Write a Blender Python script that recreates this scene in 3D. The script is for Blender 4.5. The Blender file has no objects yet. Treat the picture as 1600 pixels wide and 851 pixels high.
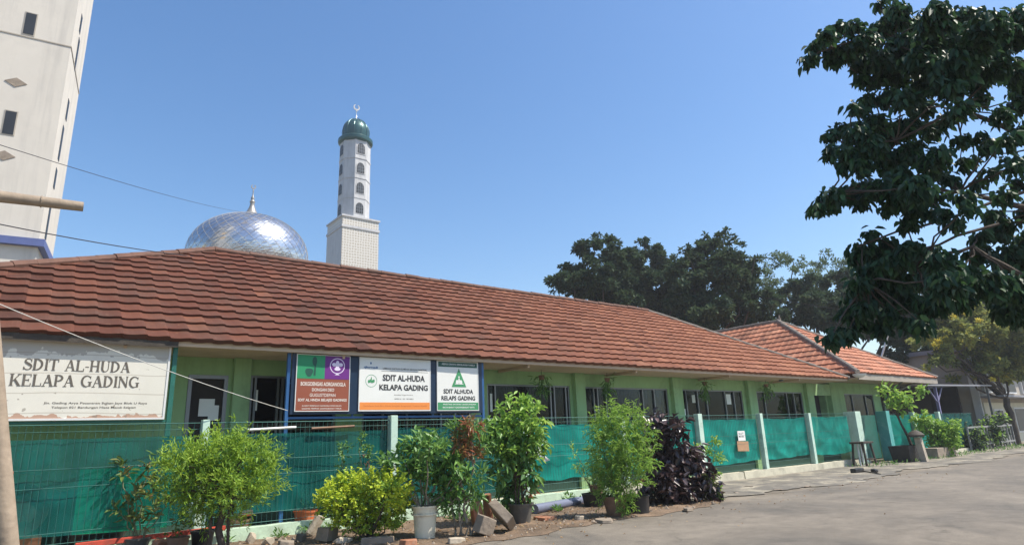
import bpy, bmesh, math, random
import numpy as np
from mathutils import Vector, Matrix

# ------------------------------------------------------------------ camera
R_ = math.radians
F, CX, CY = 970.0, 800.0, 425.5          # focal length and centre of the picture, in its own pixels
HEADING, PITCH, ROLL = R_(51.7), R_(14.87), R_(-2.196)
EYE = np.array([0.0, 0.0, 1.5])
fw = np.array([math.cos(HEADING)*math.cos(PITCH), math.sin(HEADING)*math.cos(PITCH), math.sin(PITCH)])
rt0 = np.array([math.sin(HEADING), -math.cos(HEADING), 0.0])
up0 = np.cross(rt0, fw)
rt = math.cos(ROLL)*rt0 + math.sin(ROLL)*up0
up = -math.sin(ROLL)*rt0 + math.cos(ROLL)*up0

scene = bpy.context.scene
COL = scene.collection
cam_d = bpy.data.cameras.new('camera'); cam = bpy.data.objects.new('camera', cam_d); COL.objects.link(cam)
cam_d.sensor_width = 36; cam_d.sensor_fit = 'HORIZONTAL'; cam_d.lens = 36*F/1600
cam_d.clip_start = 0.05; cam_d.clip_end = 2000
m = Matrix.Identity(4)
for i in range(3):
    m[i][0], m[i][1], m[i][2], m[i][3] = rt[i], up[i], -fw[i], EYE[i]
cam.matrix_world = m
scene.camera = cam

# ------------------------------------------------------------------ light
SUN = Vector((0.40, -0.37, 0.84)).normalized()      # towards the sun
w = bpy.data.worlds.new('World'); scene.world = w; w.use_nodes = True
nt = w.node_tree
sky = nt.nodes.new('ShaderNodeTexSky'); sky.sky_type = 'NISHITA'; sky.sun_disc = False
sky.sun_elevation = math.asin(SUN.z); sky.sun_rotation = math.atan2(SUN.x, SUN.y)
sky.altitude = 0; sky.air_density = 1.15; sky.dust_density = 1.0; sky.ozone_density = 2.0
bg = nt.nodes['Background']; hsv = nt.nodes.new('ShaderNodeHueSaturation'); hsv.inputs['Saturation'].default_value = 1.24; hsv.inputs['Value'].default_value = 1.22; hsv.inputs['Hue'].default_value = 0.502
nt.links.new(sky.outputs[0], hsv.inputs['Color']); nt.links.new(hsv.outputs[0], bg.inputs[0]); bg.inputs[1].default_value = 0.112
sl = bpy.data.lights.new('sun', 'SUN'); sl.energy = 5.0; sl.angle = R_(0.55); sl.color = (1.0, 0.93, 0.82)
so = bpy.data.objects.new('sun', sl); COL.objects.link(so)
so.rotation_euler = SUN.to_track_quat('Z', 'Y').to_euler(); so.location = (10, -10, 30)
vs = scene.view_settings
vs.view_transform = 'Standard'; vs.look = 'None'; vs.gamma = 1; vs.use_curve_mapping = False; vs.exposure = 0.5
scene.cycles.max_bounces = 6; scene.cycles.transparent_max_bounces = 16; scene.cycles.volume_bounces = 0

# ------------------------------------------------------------------ rays of the photograph, for measuring where things stand
def ray(x, y):
    d = fw*F + rt*(x-CX) - up*(y-CY)
    return d/np.linalg.norm(d)
def onY(x, y, Y):
    d = ray(x, y); return EYE + d*(Y-EYE[1])/d[1]
def onZ(x, y, Z=0.0):
    d = ray(x, y); return EYE + d*(Z-EYE[2])/d[2]
def at(x, y, dist):
    d = ray(x, y); return EYE + d*dist/math.hypot(d[0], d[1])
fh = np.array([math.cos(HEADING), math.sin(HEADING), 0.0])
def over(base, x, y, back=0.0):          # point above a base on the ground, in the upright plane through it
    d = ray(x, y); return EYE + d*((np.array(base)[:3]-EYE)@fh + back)/(d@fh)
def mpp(base): return ((np.array(base)-EYE)@fw)/F

# ------------------------------------------------------------------ objects
def tag(o, label=None, cat=None, group=None, kind=None):
    if label: o['label'] = label
    if cat: o['category'] = cat
    if group: o['group'] = group
    if kind: o['kind'] = kind
    return o
def thing(name, label, cat, loc, group=None):
    o = bpy.data.objects.new(name, None); COL.objects.link(o); o.location = tuple(float(c) for c in loc)
    o.empty_display_size = 0.2
    return tag(o, label, cat, group)
def base_of(p):
    while p.parent: p = p.parent
    return np.array(p.location)

class MB:
    def __init__(s): s.v = []; s.f = []; s.t = []
    def add(s, vs, fs, t=None):
        n = len(s.v); s.v.extend([tuple(map(float, p)) for p in vs]); s.f.extend([tuple(i+n for i in f) for f in fs])
        if t is None: t = 0.5
        s.t.extend(t if isinstance(t, list) else [t]*len(fs)); return s
    def box(s, x0, x1, y0, y1, z0, z1, t=None):
        v = [(x, y, z) for z in (z0, z1) for y in (y0, y1) for x in (x0, x1)]
        return s.add(v, [(0,2,3,1),(4,5,7,6),(0,1,5,4),(2,6,7,3),(0,4,6,2),(1,3,7,5)], t)
    def rbox(s, c, size, M=None, t=None):
        M = M or Matrix.Identity(3)
        v = [np.array(c)+np.array(M @ Vector((sx*size[0]/2, sy*size[1]/2, sz*size[2]/2))) for sz in (-1,1) for sy in (-1,1) for sx in (-1,1)]
        return s.add(v, [(0,2,3,1),(4,5,7,6),(0,1,5,4),(2,6,7,3),(0,4,6,2),(1,3,7,5)], t)
    def bar(s, a, b, wx, wy=None):       # square bar between two points
        return s.tube([a, b], [wx*0.7071, wx*0.7071], 4, math.pi/4)
    def tube(s, pts, rad, n=8, ph=0.0, caps=True):
        pts = [Vector(tuple(map(float, p))) for p in pts]
        if not hasattr(rad, '__len__'): rad = [rad]*len(pts)
        vs = []; prev = None
        for i, p in enumerate(pts):
            d = (pts[min(i+1, len(pts)-1)] - pts[max(i-1, 0)])
            if d.length < 1e-9: d = Vector((0,0,1))
            d.normalize()
            if prev is None:
                a = Vector((0,0,1)) if abs(d.z) < 0.9 else Vector((1,0,0))
                x = d.cross(a).normalized()
            else:
                x = (prev - d*prev.dot(d)); x = x.normalized() if x.length > 1e-6 else d.orthogonal().normalized()
            prev = x; y = d.cross(x)
            for k in range(n):
                an = ph + 2*math.pi*k/n
                vs.append(p + (x*math.cos(an) + y*math.sin(an))*rad[i])
        fs = []
        for i in range(len(pts)-1):
            for k in range(n):
                a = i*n+k; b = i*n+(k+1) % n
                fs.append((a, b, b+n, a+n))
        if caps: fs += [tuple(range(n))[::-1], tuple((len(pts)-1)*n+k for k in range(n))]
        return s.add(vs, fs)
    def lathe(s, c, prof, n=24, ph=0.0, ts=None):
        vs = []
        for r, z in prof:
            for k in range(n):
                a = ph+2*math.pi*k/n; vs.append((c[0]+r*math.cos(a), c[1]+r*math.sin(a), c[2]+z))
        fs = []
        for i in range(len(prof)-1):
            for k in range(n):
                a = i*n+k; b = i*n+(k+1) % n; fs.append((a, b, b+n, a+n))
        return s.add(vs, fs)
    def disc(s, c, r, n=24):
        return s.add([(c[0]+r*math.cos(2*math.pi*k/n), c[1]+r*math.sin(2*math.pi*k/n), c[2]) for k in range(n)], [tuple(range(n))])
    def plate(s, pts, y0, y1):            # outline in (x, z), solid between y0 and y1
        n = len(pts)
        v = [(p[0], y0, p[1]) for p in pts] + [(p[0], y1, p[1]) for p in pts]
        return s.add(v, [tuple(range(n)), tuple(range(n, 2*n))[::-1]] + [((i+1) % n, i, n+i, n+(i+1) % n) for i in range(n)])
    def build(s, name, mat, parent=None, loc=None, smooth=False, bevel=0, label=None, fixn=True):
        org = base_of(parent) if parent else np.array(loc if loc is not None else (0, 0, 0), float)
        me = bpy.data.meshes.new(name)
        me.from_pydata((np.array(s.v)-org).tolist(), [], s.f)
        if fixn:
            bm = bmesh.new(); bm.from_mesh(me); bmesh.ops.recalc_face_normals(bm, faces=bm.faces); bm.to_mesh(me); bm.free()
        if any(x != 0.5 for x in s.t):
            at_ = me.attributes.new('tint', 'FLOAT', 'FACE'); at_.data.foreach_set('value', s.t)
        me.materials.append(mat)
        if smooth:
            me.polygons.foreach_set('use_smooth', [True]*len(me.polygons))
            try: me.set_sharp_from_angle(angle=R_(40))
            except Exception: pass
        o = bpy.data.objects.new(name, me); COL.objects.link(o)
        if parent: o.parent = parent
        else: o.location = tuple(org)
        if bevel:
            b = o.modifiers.new('bevel', 'BEVEL'); b.width = bevel; b.segments = 2; b.limit_method = 'ANGLE'
        if label: o['label'] = label
        return o

# ------------------------------------------------------------------ materials
def mat(name, col, rough=0.7, var=0.15, scale=3.0, bump=0.0, bscale=30.0, metal=0.0, spec=0.4, col2=None, dirt=0.0, dirtcol=(0.08,0.07,0.055), dscale=1.3, coat=0.0, streak=0.0, stscale=(1.6, 1.6, 0.10), stcol=(0.25,0.23,0.2)):
    m_ = bpy.data.materials.new(name); m_.use_nodes = True; n = m_.node_tree.nodes; l = m_.node_tree.links
    b = n['Principled BSDF']; b.inputs['Roughness'].default_value = rough; b.inputs['Metallic'].default_value = metal
    b.inputs['Specular IOR Level'].default_value = spec; b.inputs['Coat Weight'].default_value = coat
    tc = n.new('ShaderNodeTexCoord')
    no = n.new('ShaderNodeTexNoise'); no.inputs['Scale'].default_value = scale; no.inputs['Detail'].default_value = 6; no.inputs['Roughness'].default_value = 0.65
    l.new(tc.outputs['Object'], no.inputs['Vector'])
    cr = n.new('ShaderNodeValToRGB'); e = cr.color_ramp.elements
    a = tuple(c*(1-var) for c in col)+(1,); z = tuple(min(1, c*(1+var)) for c in (col2 or col))+(1,)
    e[0].position = 0.3; e[1].position = 0.7; e[0].color = a; e[1].color = z
    l.new(no.outputs['Fac'], cr.inputs['Fac']); out = cr.outputs['Color']
    if dirt > 0:
        n2 = n.new('ShaderNodeTexNoise'); n2.inputs['Scale'].default_value = dscale; n2.inputs['Detail'].default_value = 9; n2.inputs['Roughness'].default_value = 0.72
        l.new(tc.outputs['Object'], n2.inputs['Vector'])
        r2 = n.new('ShaderNodeValToRGB'); r2.color_ramp.elements[0].position = 0.52; r2.color_ramp.elements[1].position = 0.74
        r2.color_ramp.elements[0].color = (0,0,0,1); r2.color_ramp.elements[1].color = (dirt,dirt,dirt,1)
        l.new(n2.outputs['Fac'], r2.inputs['Fac'])
        mx = n.new('ShaderNodeMix'); mx.data_type = 'RGBA'; l.new(r2.outputs['Color'], mx.inputs['Factor'])
        l.new(out, mx.inputs['A']); mx.inputs['B'].default_value = dirtcol+(1,); out = mx.outputs['Result']
    if streak > 0:
        mp = n.new('ShaderNodeMapping'); mp.inputs['Scale'].default_value = stscale; l.new(tc.outputs['Object'], mp.inputs['Vector'])
        n4 = n.new('ShaderNodeTexNoise'); n4.inputs['Scale'].default_value = 1.0; n4.inputs['Detail'].default_value = 7; n4.inputs['Roughness'].default_value = 0.7; l.new(mp.outputs[0], n4.inputs['Vector'])
        r4 = n.new('ShaderNodeValToRGB'); r4.color_ramp.elements[0].position = 0.48; r4.color_ramp.elements[1].position = 0.72
        r4.color_ramp.elements[0].color = (0,0,0,1); r4.color_ramp.elements[1].color = (streak,)*3+(1,); l.new(n4.outputs['Fac'], r4.inputs['Fac'])
        mx = n.new('ShaderNodeMix'); mx.data_type = 'RGBA'; l.new(r4.outputs['Color'], mx.inputs['Factor']); l.new(out, mx.inputs['A']); mx.inputs['B'].default_value = stcol+(1,); out = mx.outputs['Result']
    l.new(out, b.inputs['Base Color'])
    if bump > 0:
        n3 = n.new('ShaderNodeTexNoise'); n3.inputs['Scale'].default_value = bscale; n3.inputs['Detail'].default_value = 5
        l.new(tc.outputs['Object'], n3.inputs['Vector'])
        bp = n.new('ShaderNodeBump'); bp.inputs['Strength'].default_value = bump; bp.inputs['Distance'].default_value = 0.02
        l.new(n3.outputs['Fac'], bp.inputs['Height']); l.new(bp.outputs['Normal'], b.inputs['Normal'])
    m_['out'] = 0
    return m_
def leafmat(name, cols, rough=0.5, trans=0.3, spec=0.35):
    m_ = bpy.data.materials.new(name); m_.use_nodes = True; n = m_.node_tree.nodes; l = m_.node_tree.links
    b = n['Principled BSDF']; b.inputs['Roughness'].default_value = rough; b.inputs['Specular IOR Level'].default_value = spec
    at_ = n.new('ShaderNodeAttribute'); at_.attribute_name = 'tint'
    cr = n.new('ShaderNodeValToRGB'); els = cr.color_ramp.elements
    while len(els) < len(cols): els.new(0.5)
    for i, c in enumerate(cols):
        els[i].position = i/(len(cols)-1); els[i].color = tuple(c)+(1,)
    l.new(at_.outputs['Fac'], cr.inputs['Fac']); l.new(cr.outputs['Color'], b.inputs['Base Color'])
    tr = n.new('ShaderNodeBsdfTranslucent'); hs = n.new('ShaderNodeHueSaturation'); hs.inputs['Value'].default_value = 1.5; hs.inputs['Hue'].default_value = 0.485
    l.new(cr.outputs['Color'], hs.inputs['Color']); l.new(hs.outputs['Color'], tr.inputs['Color'])
    mx = n.new('ShaderNodeMixShader'); mx.inputs['Fac'].default_value = trans
    l.new(b.outputs[0], mx.inputs[1]); l.new(tr.outputs[0], mx.inputs[2]); l.new(mx.outputs[0], n['Material Output'].inputs['Surface'])
    return m_
def ramp(n, pts):
    cr = n.new('ShaderNodeValToRGB'); e = cr.color_ramp.elements
    while len(e) < len(pts): e.new(0.5)
    for i, (p, c) in enumerate(pts): e[i].position = p; e[i].color = tuple(c)+(1,)
    return cr

def roofmat(name, c_dark, c_mid, c_light):
    m_ = bpy.data.materials.new(name); m_.use_nodes = True; n = m_.node_tree.nodes; l = m_.node_tree.links
    b = n['Principled BSDF']; b.inputs['Roughness'].default_value = 0.75; b.inputs['Specular IOR Level'].default_value = 0.2
    at_ = n.new('ShaderNodeAttribute'); at_.attribute_name = 'tint'
    cr = ramp(n, [(0, c_dark), (0.5, c_mid), (1, c_light)]); l.new(at_.outputs['Fac'], cr.inputs['Fac'])
    tc = n.new('ShaderNodeTexCoord')
    no = n.new('ShaderNodeTexNoise'); no.inputs['Scale'].default_value = 1.1; no.inputs['Detail'].default_value = 8; no.inputs['Roughness'].default_value = 0.7
    l.new(tc.outputs['Object'], no.inputs['Vector'])
    r2 = ramp(n, [(0.46, (0,0,0)), (0.7, (0.75,0.75,0.75))]); l.new(no.outputs['Fac'], r2.inputs['Fac'])
    mx = n.new('ShaderNodeMix'); mx.data_type = 'RGBA'; l.new(r2.outputs['Color'], mx.inputs['Factor']); l.new(cr.outputs['Color'], mx.inputs['A'])
    mx.inputs['B'].default_value = (0.085, 0.05, 0.036, 1)
    if name == 'terracotta_tiles':          # paler toward the far end, the stronger light there painted into the tile colour
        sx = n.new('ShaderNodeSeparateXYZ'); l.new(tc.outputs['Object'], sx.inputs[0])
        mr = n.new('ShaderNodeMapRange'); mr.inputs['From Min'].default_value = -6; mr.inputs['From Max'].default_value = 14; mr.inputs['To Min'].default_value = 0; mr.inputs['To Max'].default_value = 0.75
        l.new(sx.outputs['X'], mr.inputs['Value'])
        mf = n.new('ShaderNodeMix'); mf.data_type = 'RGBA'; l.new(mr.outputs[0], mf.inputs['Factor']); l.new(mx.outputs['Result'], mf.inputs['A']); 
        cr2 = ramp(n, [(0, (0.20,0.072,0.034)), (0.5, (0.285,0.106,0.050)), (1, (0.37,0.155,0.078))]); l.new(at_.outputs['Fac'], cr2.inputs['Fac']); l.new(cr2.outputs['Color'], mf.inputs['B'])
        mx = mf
    no3 = n.new('ShaderNodeTexNoise'); no3.inputs['Scale'].default_value = 14; no3.inputs['Detail'].default_value = 4
    l.new(tc.outputs['Object'], no3.inputs['Vector'])
    r3 = ramp(n, [(0.66, (0,0,0)), (0.74, (0.5,0.5,0.5))]); l.new(no3.outputs['Fac'], r3.inputs['Fac'])
    m3 = n.new('ShaderNodeMix'); m3.data_type = 'RGBA'; l.new(r3.outputs['Color'], m3.inputs['Factor']); l.new(mx.outputs['Result'], m3.inputs['A'])
    m3.inputs['B'].default_value = (0.26, 0.14, 0.09, 1)
    l.new(m3.outputs['Result'], b.inputs['Base Color'])
    bp = n.new('ShaderNodeBump'); bp.inputs['Strength'].default_value = 0.25; bp.inputs['Distance'].default_value = 0.01
    l.new(no3.outputs['Fac'], bp.inputs['Height']); l.new(bp.outputs['Normal'], b.inputs['Normal'])
    return m_

def netmat(name, col, cover=0.78, trans=0.45):
    m_ = bpy.data.materials.new(name); m_.use_nodes = True; n = m_.node_tree.nodes; l = m_.node_tree.links
    n.remove(n['Principled BSDF'])
    tc = n.new('ShaderNodeTexCoord')
    no = n.new('ShaderNodeTexNoise'); no.inputs['Scale'].default_value = 2.2; no.inputs['Detail'].default_value = 4
    l.new(tc.outputs['Object'], no.inputs['Vector'])
    cr = ramp(n, [(0.3, tuple(c*0.75 for c in col)), (0.7, tuple(min(1, c*1.25) for c in col))]); l.new(no.outputs['Fac'], cr.inputs['Fac'])
    d = n.new('ShaderNodeBsdfPrincipled'); d.inputs['Roughness'].default_value = 0.55; t = n.new('ShaderNodeBsdfTranslucent'); p = n.new('ShaderNodeBsdfTransparent')
    p.inputs['Color'].default_value = (1, 1, 1, 1)
    l.new(cr.outputs['Color'], d.inputs['Base Color']); l.new(cr.outputs['Color'], t.inputs['Color'])
    a = n.new('ShaderNodeMixShader'); a.inputs['Fac'].default_value = trans; l.new(d.outputs[0], a.inputs[1]); l.new(t.outputs[0], a.inputs[2])
    no2 = n.new('ShaderNodeTexNoise'); no2.inputs['Scale'].default_value = 1.6; no2.inputs['Detail'].default_value = 2
    l.new(tc.outputs['Object'], no2.inputs['Vector'])
    mr = n.new('ShaderNodeMapRange'); mr.inputs['From Min'].default_value = 0.3; mr.inputs['From Max'].default_value = 0.7
    mr.inputs['To Min'].default_value = cover-0.1; mr.inputs['To Max'].default_value = cover+0.1
    l.new(no2.outputs['Fac'], mr.inputs['Value'])
    c = n.new('ShaderNodeMixShader'); l.new(mr.outputs[0], c.inputs['Fac']); l.new(p.outputs[0], c.inputs[1]); l.new(a.outputs[0], c.inputs[2])
    l.new(c.outputs[0], n['Material Output'].inputs['Surface'])
    return m_

def groundmat(name, base, light, dark, crack=0.5, cscale=0.55, bump=0.35, patch=1.0):
    m_ = bpy.data.materials.new(name); m_.use_nodes = True; n = m_.node_tree.nodes; l = m_.node_tree.links
    b = n['Principled BSDF']; b.inputs['Roughness'].default_value = 0.85; b.inputs['Specular IOR Level'].default_value = 0.3
    tc = n.new('ShaderNodeTexCoord'); V = tc.outputs['Object']
    def noise(s, d=6, r=0.65, w=0):
        x = n.new('ShaderNodeTexNoise'); x.inputs['Scale'].default_value = s; x.inputs['Detail'].default_value = d; x.inputs['Roughness'].default_value = r
        x.inputs['Distortion'].default_value = w; l.new(V, x.inputs['Vector']); return x.outputs['Fac']
    def mix(fac, A, B, blend='MIX'):
        x = n.new('ShaderNodeMix'); x.data_type = 'RGBA'; x.blend_type = blend
        if isinstance(fac, float): x.inputs['Factor'].default_value = fac
        else: l.new(fac, x.inputs['Factor'])
        for k, s in (('A', A), ('B', B)):
            if isinstance(s, tuple): x.inputs[k].default_value = s+(1,)
            else: l.new(s, x.inputs[k])
        return x.outputs['Result']
    r1 = ramp(n, [(0.32, dark), (0.5, base), (0.68, light)]); l.new(noise(0.35*patch, 8, 0.7, 0.6), r1.inputs['Fac'])
    r2 = ramp(n, [(0.3, (0.80,)*3), (0.7, (1.15,)*3)]); l.new(noise(3.0, 8, 0.7), r2.inputs['Fac'])
    c = mix(1.0, r1.outputs['Color'], r2.outputs['Color'], 'MULTIPLY')
    r3 = ramp(n, [(0.38, (0.70,)*3), (0.62, (1.28,)*3)]); l.new(noise(70.0, 3, 0.8), r3.inputs['Fac'])
    c = mix(1.0, c, r3.outputs['Color'], 'MULTIPLY')
    # stains
    r4 = ramp(n, [(0.56, (0,0,0)), (0.66, (0.6,0.6,0.6))]); l.new(noise(0.8, 9, 0.8, 1.5), r4.inputs['Fac'])
    c = mix(r4.outputs['Color'], c, tuple(x*0.62 for x in dark))
    # cracks: edges of a warped cell pattern
    wn = n.new('ShaderNodeTexNoise'); wn.inputs['Scale'].default_value = 1.5; wn.inputs['Detail'].default_value = 5; l.new(V, wn.inputs['Vector'])
    va = n.new('ShaderNodeVectorMath'); va.operation = 'SCALE'; va.inputs['Scale'].default_value = 0.9; l.new(wn.outputs['Color'], va.inputs[0])
    vb = n.new('ShaderNodeVectorMath'); vb.operation = 'ADD'; l.new(V, vb.inputs[0]); l.new(va.outputs[0], vb.inputs[1])
    vo = n.new('ShaderNodeTexVoronoi'); vo.feature = 'DISTANCE_TO_EDGE'; vo.inputs['Scale'].default_value = cscale; l.new(vb.outputs[0], vo.inputs['Vector'])
    r5 = ramp(n, [(0.0, (crack,)*3), (0.012, (0,0,0))]); l.new(vo.outputs['Distance'], r5.inputs['Fac'])
    r6 = ramp(n, [(0.45, (0,0,0)), (0.6, (1,1,1))]); l.new(noise(0.6, 3), r6.inputs['Fac'])
    ck = mix(1.0, r5.outputs['Color'], r6.outputs['Color'], 'MULTIPLY')
    c = mix(ck, c, (0.09, 0.08, 0.065))
    l.new(c, b.inputs['Base Color'])
    bp = n.new('ShaderNodeBump'); bp.inputs['Strength'].default_value = bump; bp.inputs['Distance'].default_value = 0.015
    ad = n.new('ShaderNodeMath'); ad.operation = 'ADD'; l.new(noise(55.0, 4, 0.8), ad.inputs[0]); l.new(noise(6.0, 6, 0.7), ad.inputs[1])
    l.new(ad.outputs[0], bp.inputs['Height']); l.new(bp.outputs['Normal'], b.inputs['Normal'])
    return m_

M = {}
M['wall'] = mat('green_wall_paint', (0.28, 0.44, 0.21), 0.75, 0.08, 0.8, 0.1, 40, dirt=0.55, dirtcol=(0.13,0.17,0.09), dscale=1.1, streak=0.28, stscale=(5,5,.5), stcol=(0.10,0.13,0.08))
M['walld'] = mat('shaded_green_wall', (0.022, 0.06, 0.045), 0.75, 0.08, 0.8)  # wall green darkened, the shade behind nets and in the porch put into colour
M['soffit'] = mat('soffit_board', (0.50, 0.38, 0.27), 0.8, 0.08, 1.5, dirt=0.3)
M['alu'] = mat('grey_aluminium', (0.19, 0.20, 0.21), 0.4, 0.05, 3, metal=0.5)
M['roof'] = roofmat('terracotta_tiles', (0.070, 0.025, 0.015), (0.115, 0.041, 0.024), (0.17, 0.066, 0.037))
M['roof2'] = roofmat('pale_terracotta_tiles', (0.32, 0.125, 0.072), (0.43, 0.175, 0.10), (0.53, 0.25, 0.15))
M['ridge'] = mat('ridge_mortar', (0.13, 0.065, 0.045), 0.8, 0.25, 3, 0.3, 20, dirt=0.5)
M['ridgeg'] = mat('grey_ridge_mortar', (0.20, 0.17, 0.14), 0.8, 0.25, 3, 0.3, 20, dirt=0.4)
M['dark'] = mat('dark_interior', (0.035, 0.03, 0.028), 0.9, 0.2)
M['curtb'] = mat('brown_curtain', (0.085, 0.03, 0.02), 0.9, 0.2, 4)
M['curtbl'] = mat('blue_curtain', (0.03, 0.22, 0.80), 0.9, 0.15, 4)
M['tan'] = mat('tan_board', (0.075, 0.05, 0.03), 0.9, 0.2, 2)
M['paper'] = mat('white_paper', (0.75, 0.75, 0.72), 0.8, 0.04)
M['post'] = mat('pale_mint_paint', (0.50, 0.66, 0.55), 0.6, 0.08, 4, 0.15, 30, dirt=0.5, dirtcol=(0.18,0.19,0.14), dscale=3)
M['postt'] = mat('turquoise_paint', (0.10, 0.38, 0.36), 0.55, 0.12, 3, 0.15, 30, dirt=0.5, dirtcol=(0.35,0.5,0.45), dscale=3)
M['wire'] = mat('green_wire', (0.035, 0.125, 0.11), 0.5, 0.2, 8, metal=0.2)
M['tealmetal'] = mat('teal_metal', (0.02, 0.13, 0.10), 0.45, 0.15, 5, metal=0.1, dirt=0.3, dscale=4)
M['bluemetal'] = mat('blue_metal', (0.008, 0.026, 0.06), 0.4, 0.15, 5, metal=0.1, dirt=0.2, dscale=4)
M['bluelight'] = mat('worn_blue_metal', (0.03, 0.11, 0.27), 0.4, 0.15, 5, metal=0.1)
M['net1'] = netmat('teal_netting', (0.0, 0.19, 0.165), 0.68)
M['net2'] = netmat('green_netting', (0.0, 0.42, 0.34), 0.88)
M['lit_net'] = netmat('sunlit_netting', (0.0, 0.65, 0.34), 0.97, 0.3)  # netting colour brightened to paint in a sunlit patch
M['kerb'] = mat('kerb_concrete', (0.50, 0.47, 0.36), 0.8, 0.15, 2.5, 0.4, 18, dirt=0.65, dirtcol=(0.12,0.11,0.09), dscale=1.6)
M['kerbg'] = mat('mint_kerb_paint', (0.46, 0.60, 0.45), 0.7, 0.12, 3, 0.3, 18, dirt=0.6, dirtcol=(0.15,0.14,0.11), dscale=2.2)
M['white'] = mat('white_paint', (0.66, 0.66, 0.64), 0.6, 0.06, 2, dirt=0.45, dirtcol=(0.4,0.38,0.33), dscale=2)
M['tower'] = mat('tower_render', (0.62, 0.575, 0.50), 0.8, 0.05, 0.5, 0.1, 6, dirt=0.35, dirtcol=(0.38,0.36,0.33), dscale=0.35, streak=0.5, stcol=(0.36,0.34,0.31))
M['minaret'] = mat('minaret_render', (0.50, 0.50, 0.50), 0.7, 0.06, 1.2, 0.1, 8, dirt=0.4, dirtcol=(0.30,0.30,0.30), dscale=1, streak=0.6, stscale=(2.5,2.5,.3), stcol=(0.30,0.30,0.31))
M['railing'] = mat('dull_white_rail', (0.28, 0.28, 0.27), 0.6, 0.1, 2, dirt=0.6, dirtcol=(0.2,0.19,0.17), dscale=2)
M['bluetrim'] = mat('blue_trim', (0.10, 0.13, 0.30), 0.6, 0.1)
M['black'] = mat('black_plastic', (0.022, 0.022, 0.024), 0.5, 0.2, 6, dirt=0.5, dirtcol=(0.11,0.095,0.08), dscale=5)
M['greypot'] = mat('grey_plastic', (0.10, 0.095, 0.085), 0.6, 0.2, 6, dirt=0.6, dirtcol=(0.2,0.17,0.13), dscale=6)
M['creampot'] = mat('cream_plastic', (0.70, 0.66, 0.52), 0.55, 0.08, 6, dirt=0.65, dirtcol=(0.22,0.19,0.13), dscale=5)
M['orange'] = mat('orange_clay', (0.62, 0.16, 0.06), 0.6, 0.15, 6, dirt=0.4, dscale=6)
M['clay'] = mat('brown_clay', (0.22, 0.13, 0.085), 0.8, 0.2, 6, 0.2, 20, dirt=0.5, dscale=5)
M['brick'] = mat('old_brick', (0.36, 0.16, 0.09), 0.85, 0.2, 5, 0.4, 20, dirt=0.6, dirtcol=(0.3,0.26,0.2), dscale=4)
M['stone'] = mat('grey_brown_stone', (0.27, 0.22, 0.17), 0.9, 0.25, 4, 0.6, 14, dirt=0.5, dirtcol=(0.09,0.075,0.06), dscale=3)
M['stonel'] = mat('pale_stone', (0.42, 0.36, 0.28), 0.9, 0.2, 4, 0.6, 14, dirt=0.4, dirtcol=(0.14,0.12,0.1), dscale=3)
M['bark'] = mat('bark', (0.075, 0.058, 0.045), 0.9, 0.35, 9, 0.7, 30)
M['barkl'] = mat('pale_bark', (0.26, 0.22, 0.17), 0.9, 0.3, 9, 0.6, 30)
M['stem'] = mat('green_brown_stem', (0.16, 0.17, 0.09), 0.8, 0.3, 9)
M['soilm'] = mat('potting_soil', (0.06, 0.045, 0.03), 0.95, 0.4, 20, 0.8, 60)
M['bamboo'] = mat('weathered_bamboo', (0.30, 0.235, 0.17), 0.7, 0.25, 5, 0.3, 18, dirt=0.5, dirtcol=(0.12,0.1,0.085), dscale=4)
M['cable'] = mat('black_cable', (0.03, 0.03, 0.035), 0.6, 0.1)
M['cablel'] = mat('pale_cable', (0.55, 0.53, 0.48), 0.6, 0.1)
M['pipe'] = mat('bluish_pipe', (0.17, 0.19, 0.27), 0.4, 0.1, 3, dirt=0.5, dscale=3)
M['greywall'] = mat('grey_house_wall', (0.40, 0.36, 0.30), 0.85, 0.12, 0.7, 0.2, 9, dirt=0.4, dirtcol=(0.2,0.19,0.18), dscale=0.6)
M['creamwall'] = mat('cream_house_wall', (0.60, 0.57, 0.44), 0.8, 0.08, 0.7, dirt=0.3, dirtcol=(0.3,0.28,0.2))
M['tinroof'] = mat('grey_tin_roof', (0.28, 0.28, 0.31), 0.5, 0.15, 1.2, metal=0.3, dirt=0.4, dscale=0.8)
M['purple'] = mat('violet_grey_paint', (0.18, 0.17, 0.30), 0.55, 0.12)
M['wood'] = mat('dark_wood', (0.055, 0.045, 0.035), 0.75, 0.3, 8, 0.3, 30)
M['card'] = mat('brown_cardboard', (0.42, 0.25, 0.14), 0.85, 0.1, 5)
M['red'] = mat('red_painted_wood', (0.50, 0.07, 0.04), 0.65, 0.2, 5, dirt=0.5, dscale=4)
M['plastic'] = mat('pale_blue_plastic', (0.50, 0.66, 0.68), 0.4, 0.12, 4)
M['glassdark'] = mat('dark_window_glass', (0.02, 0.022, 0.025), 0.45, 0.1, spec=0.5)
M['lattice'] = None
M['finial'] = mat('dull_finial', (0.30, 0.29, 0.27), 0.45, 0.1, metal=0.5)
M['fasciag'] = mat('weathered_fascia', (0.34, 0.30, 0.25), 0.8, 0.12, 2, dirt=0.6, dirtcol=(0.15,0.13,0.11), dscale=1.5)
M['silver'] = mat('silver_finial', (0.6, 0.6, 0.6), 0.35, 0.05, metal=0.9)
M['teal_dome'] = mat('green_dome_metal', (0.035, 0.095, 0.095), 0.32, 0.25, 0.8, metal=0.35)
M['black_txt'] = mat('black_lettering', (0.03, 0.03, 0.032), 0.6, 0.1)
M['grey_txt'] = mat('faded_lettering', (0.12, 0.105, 0.085), 0.7, 0.2, 9)
M['pale_txt'] = mat('pale_lettering', (0.72, 0.62, 0.55), 0.6, 0.05)
M['leafy'] = {}
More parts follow.
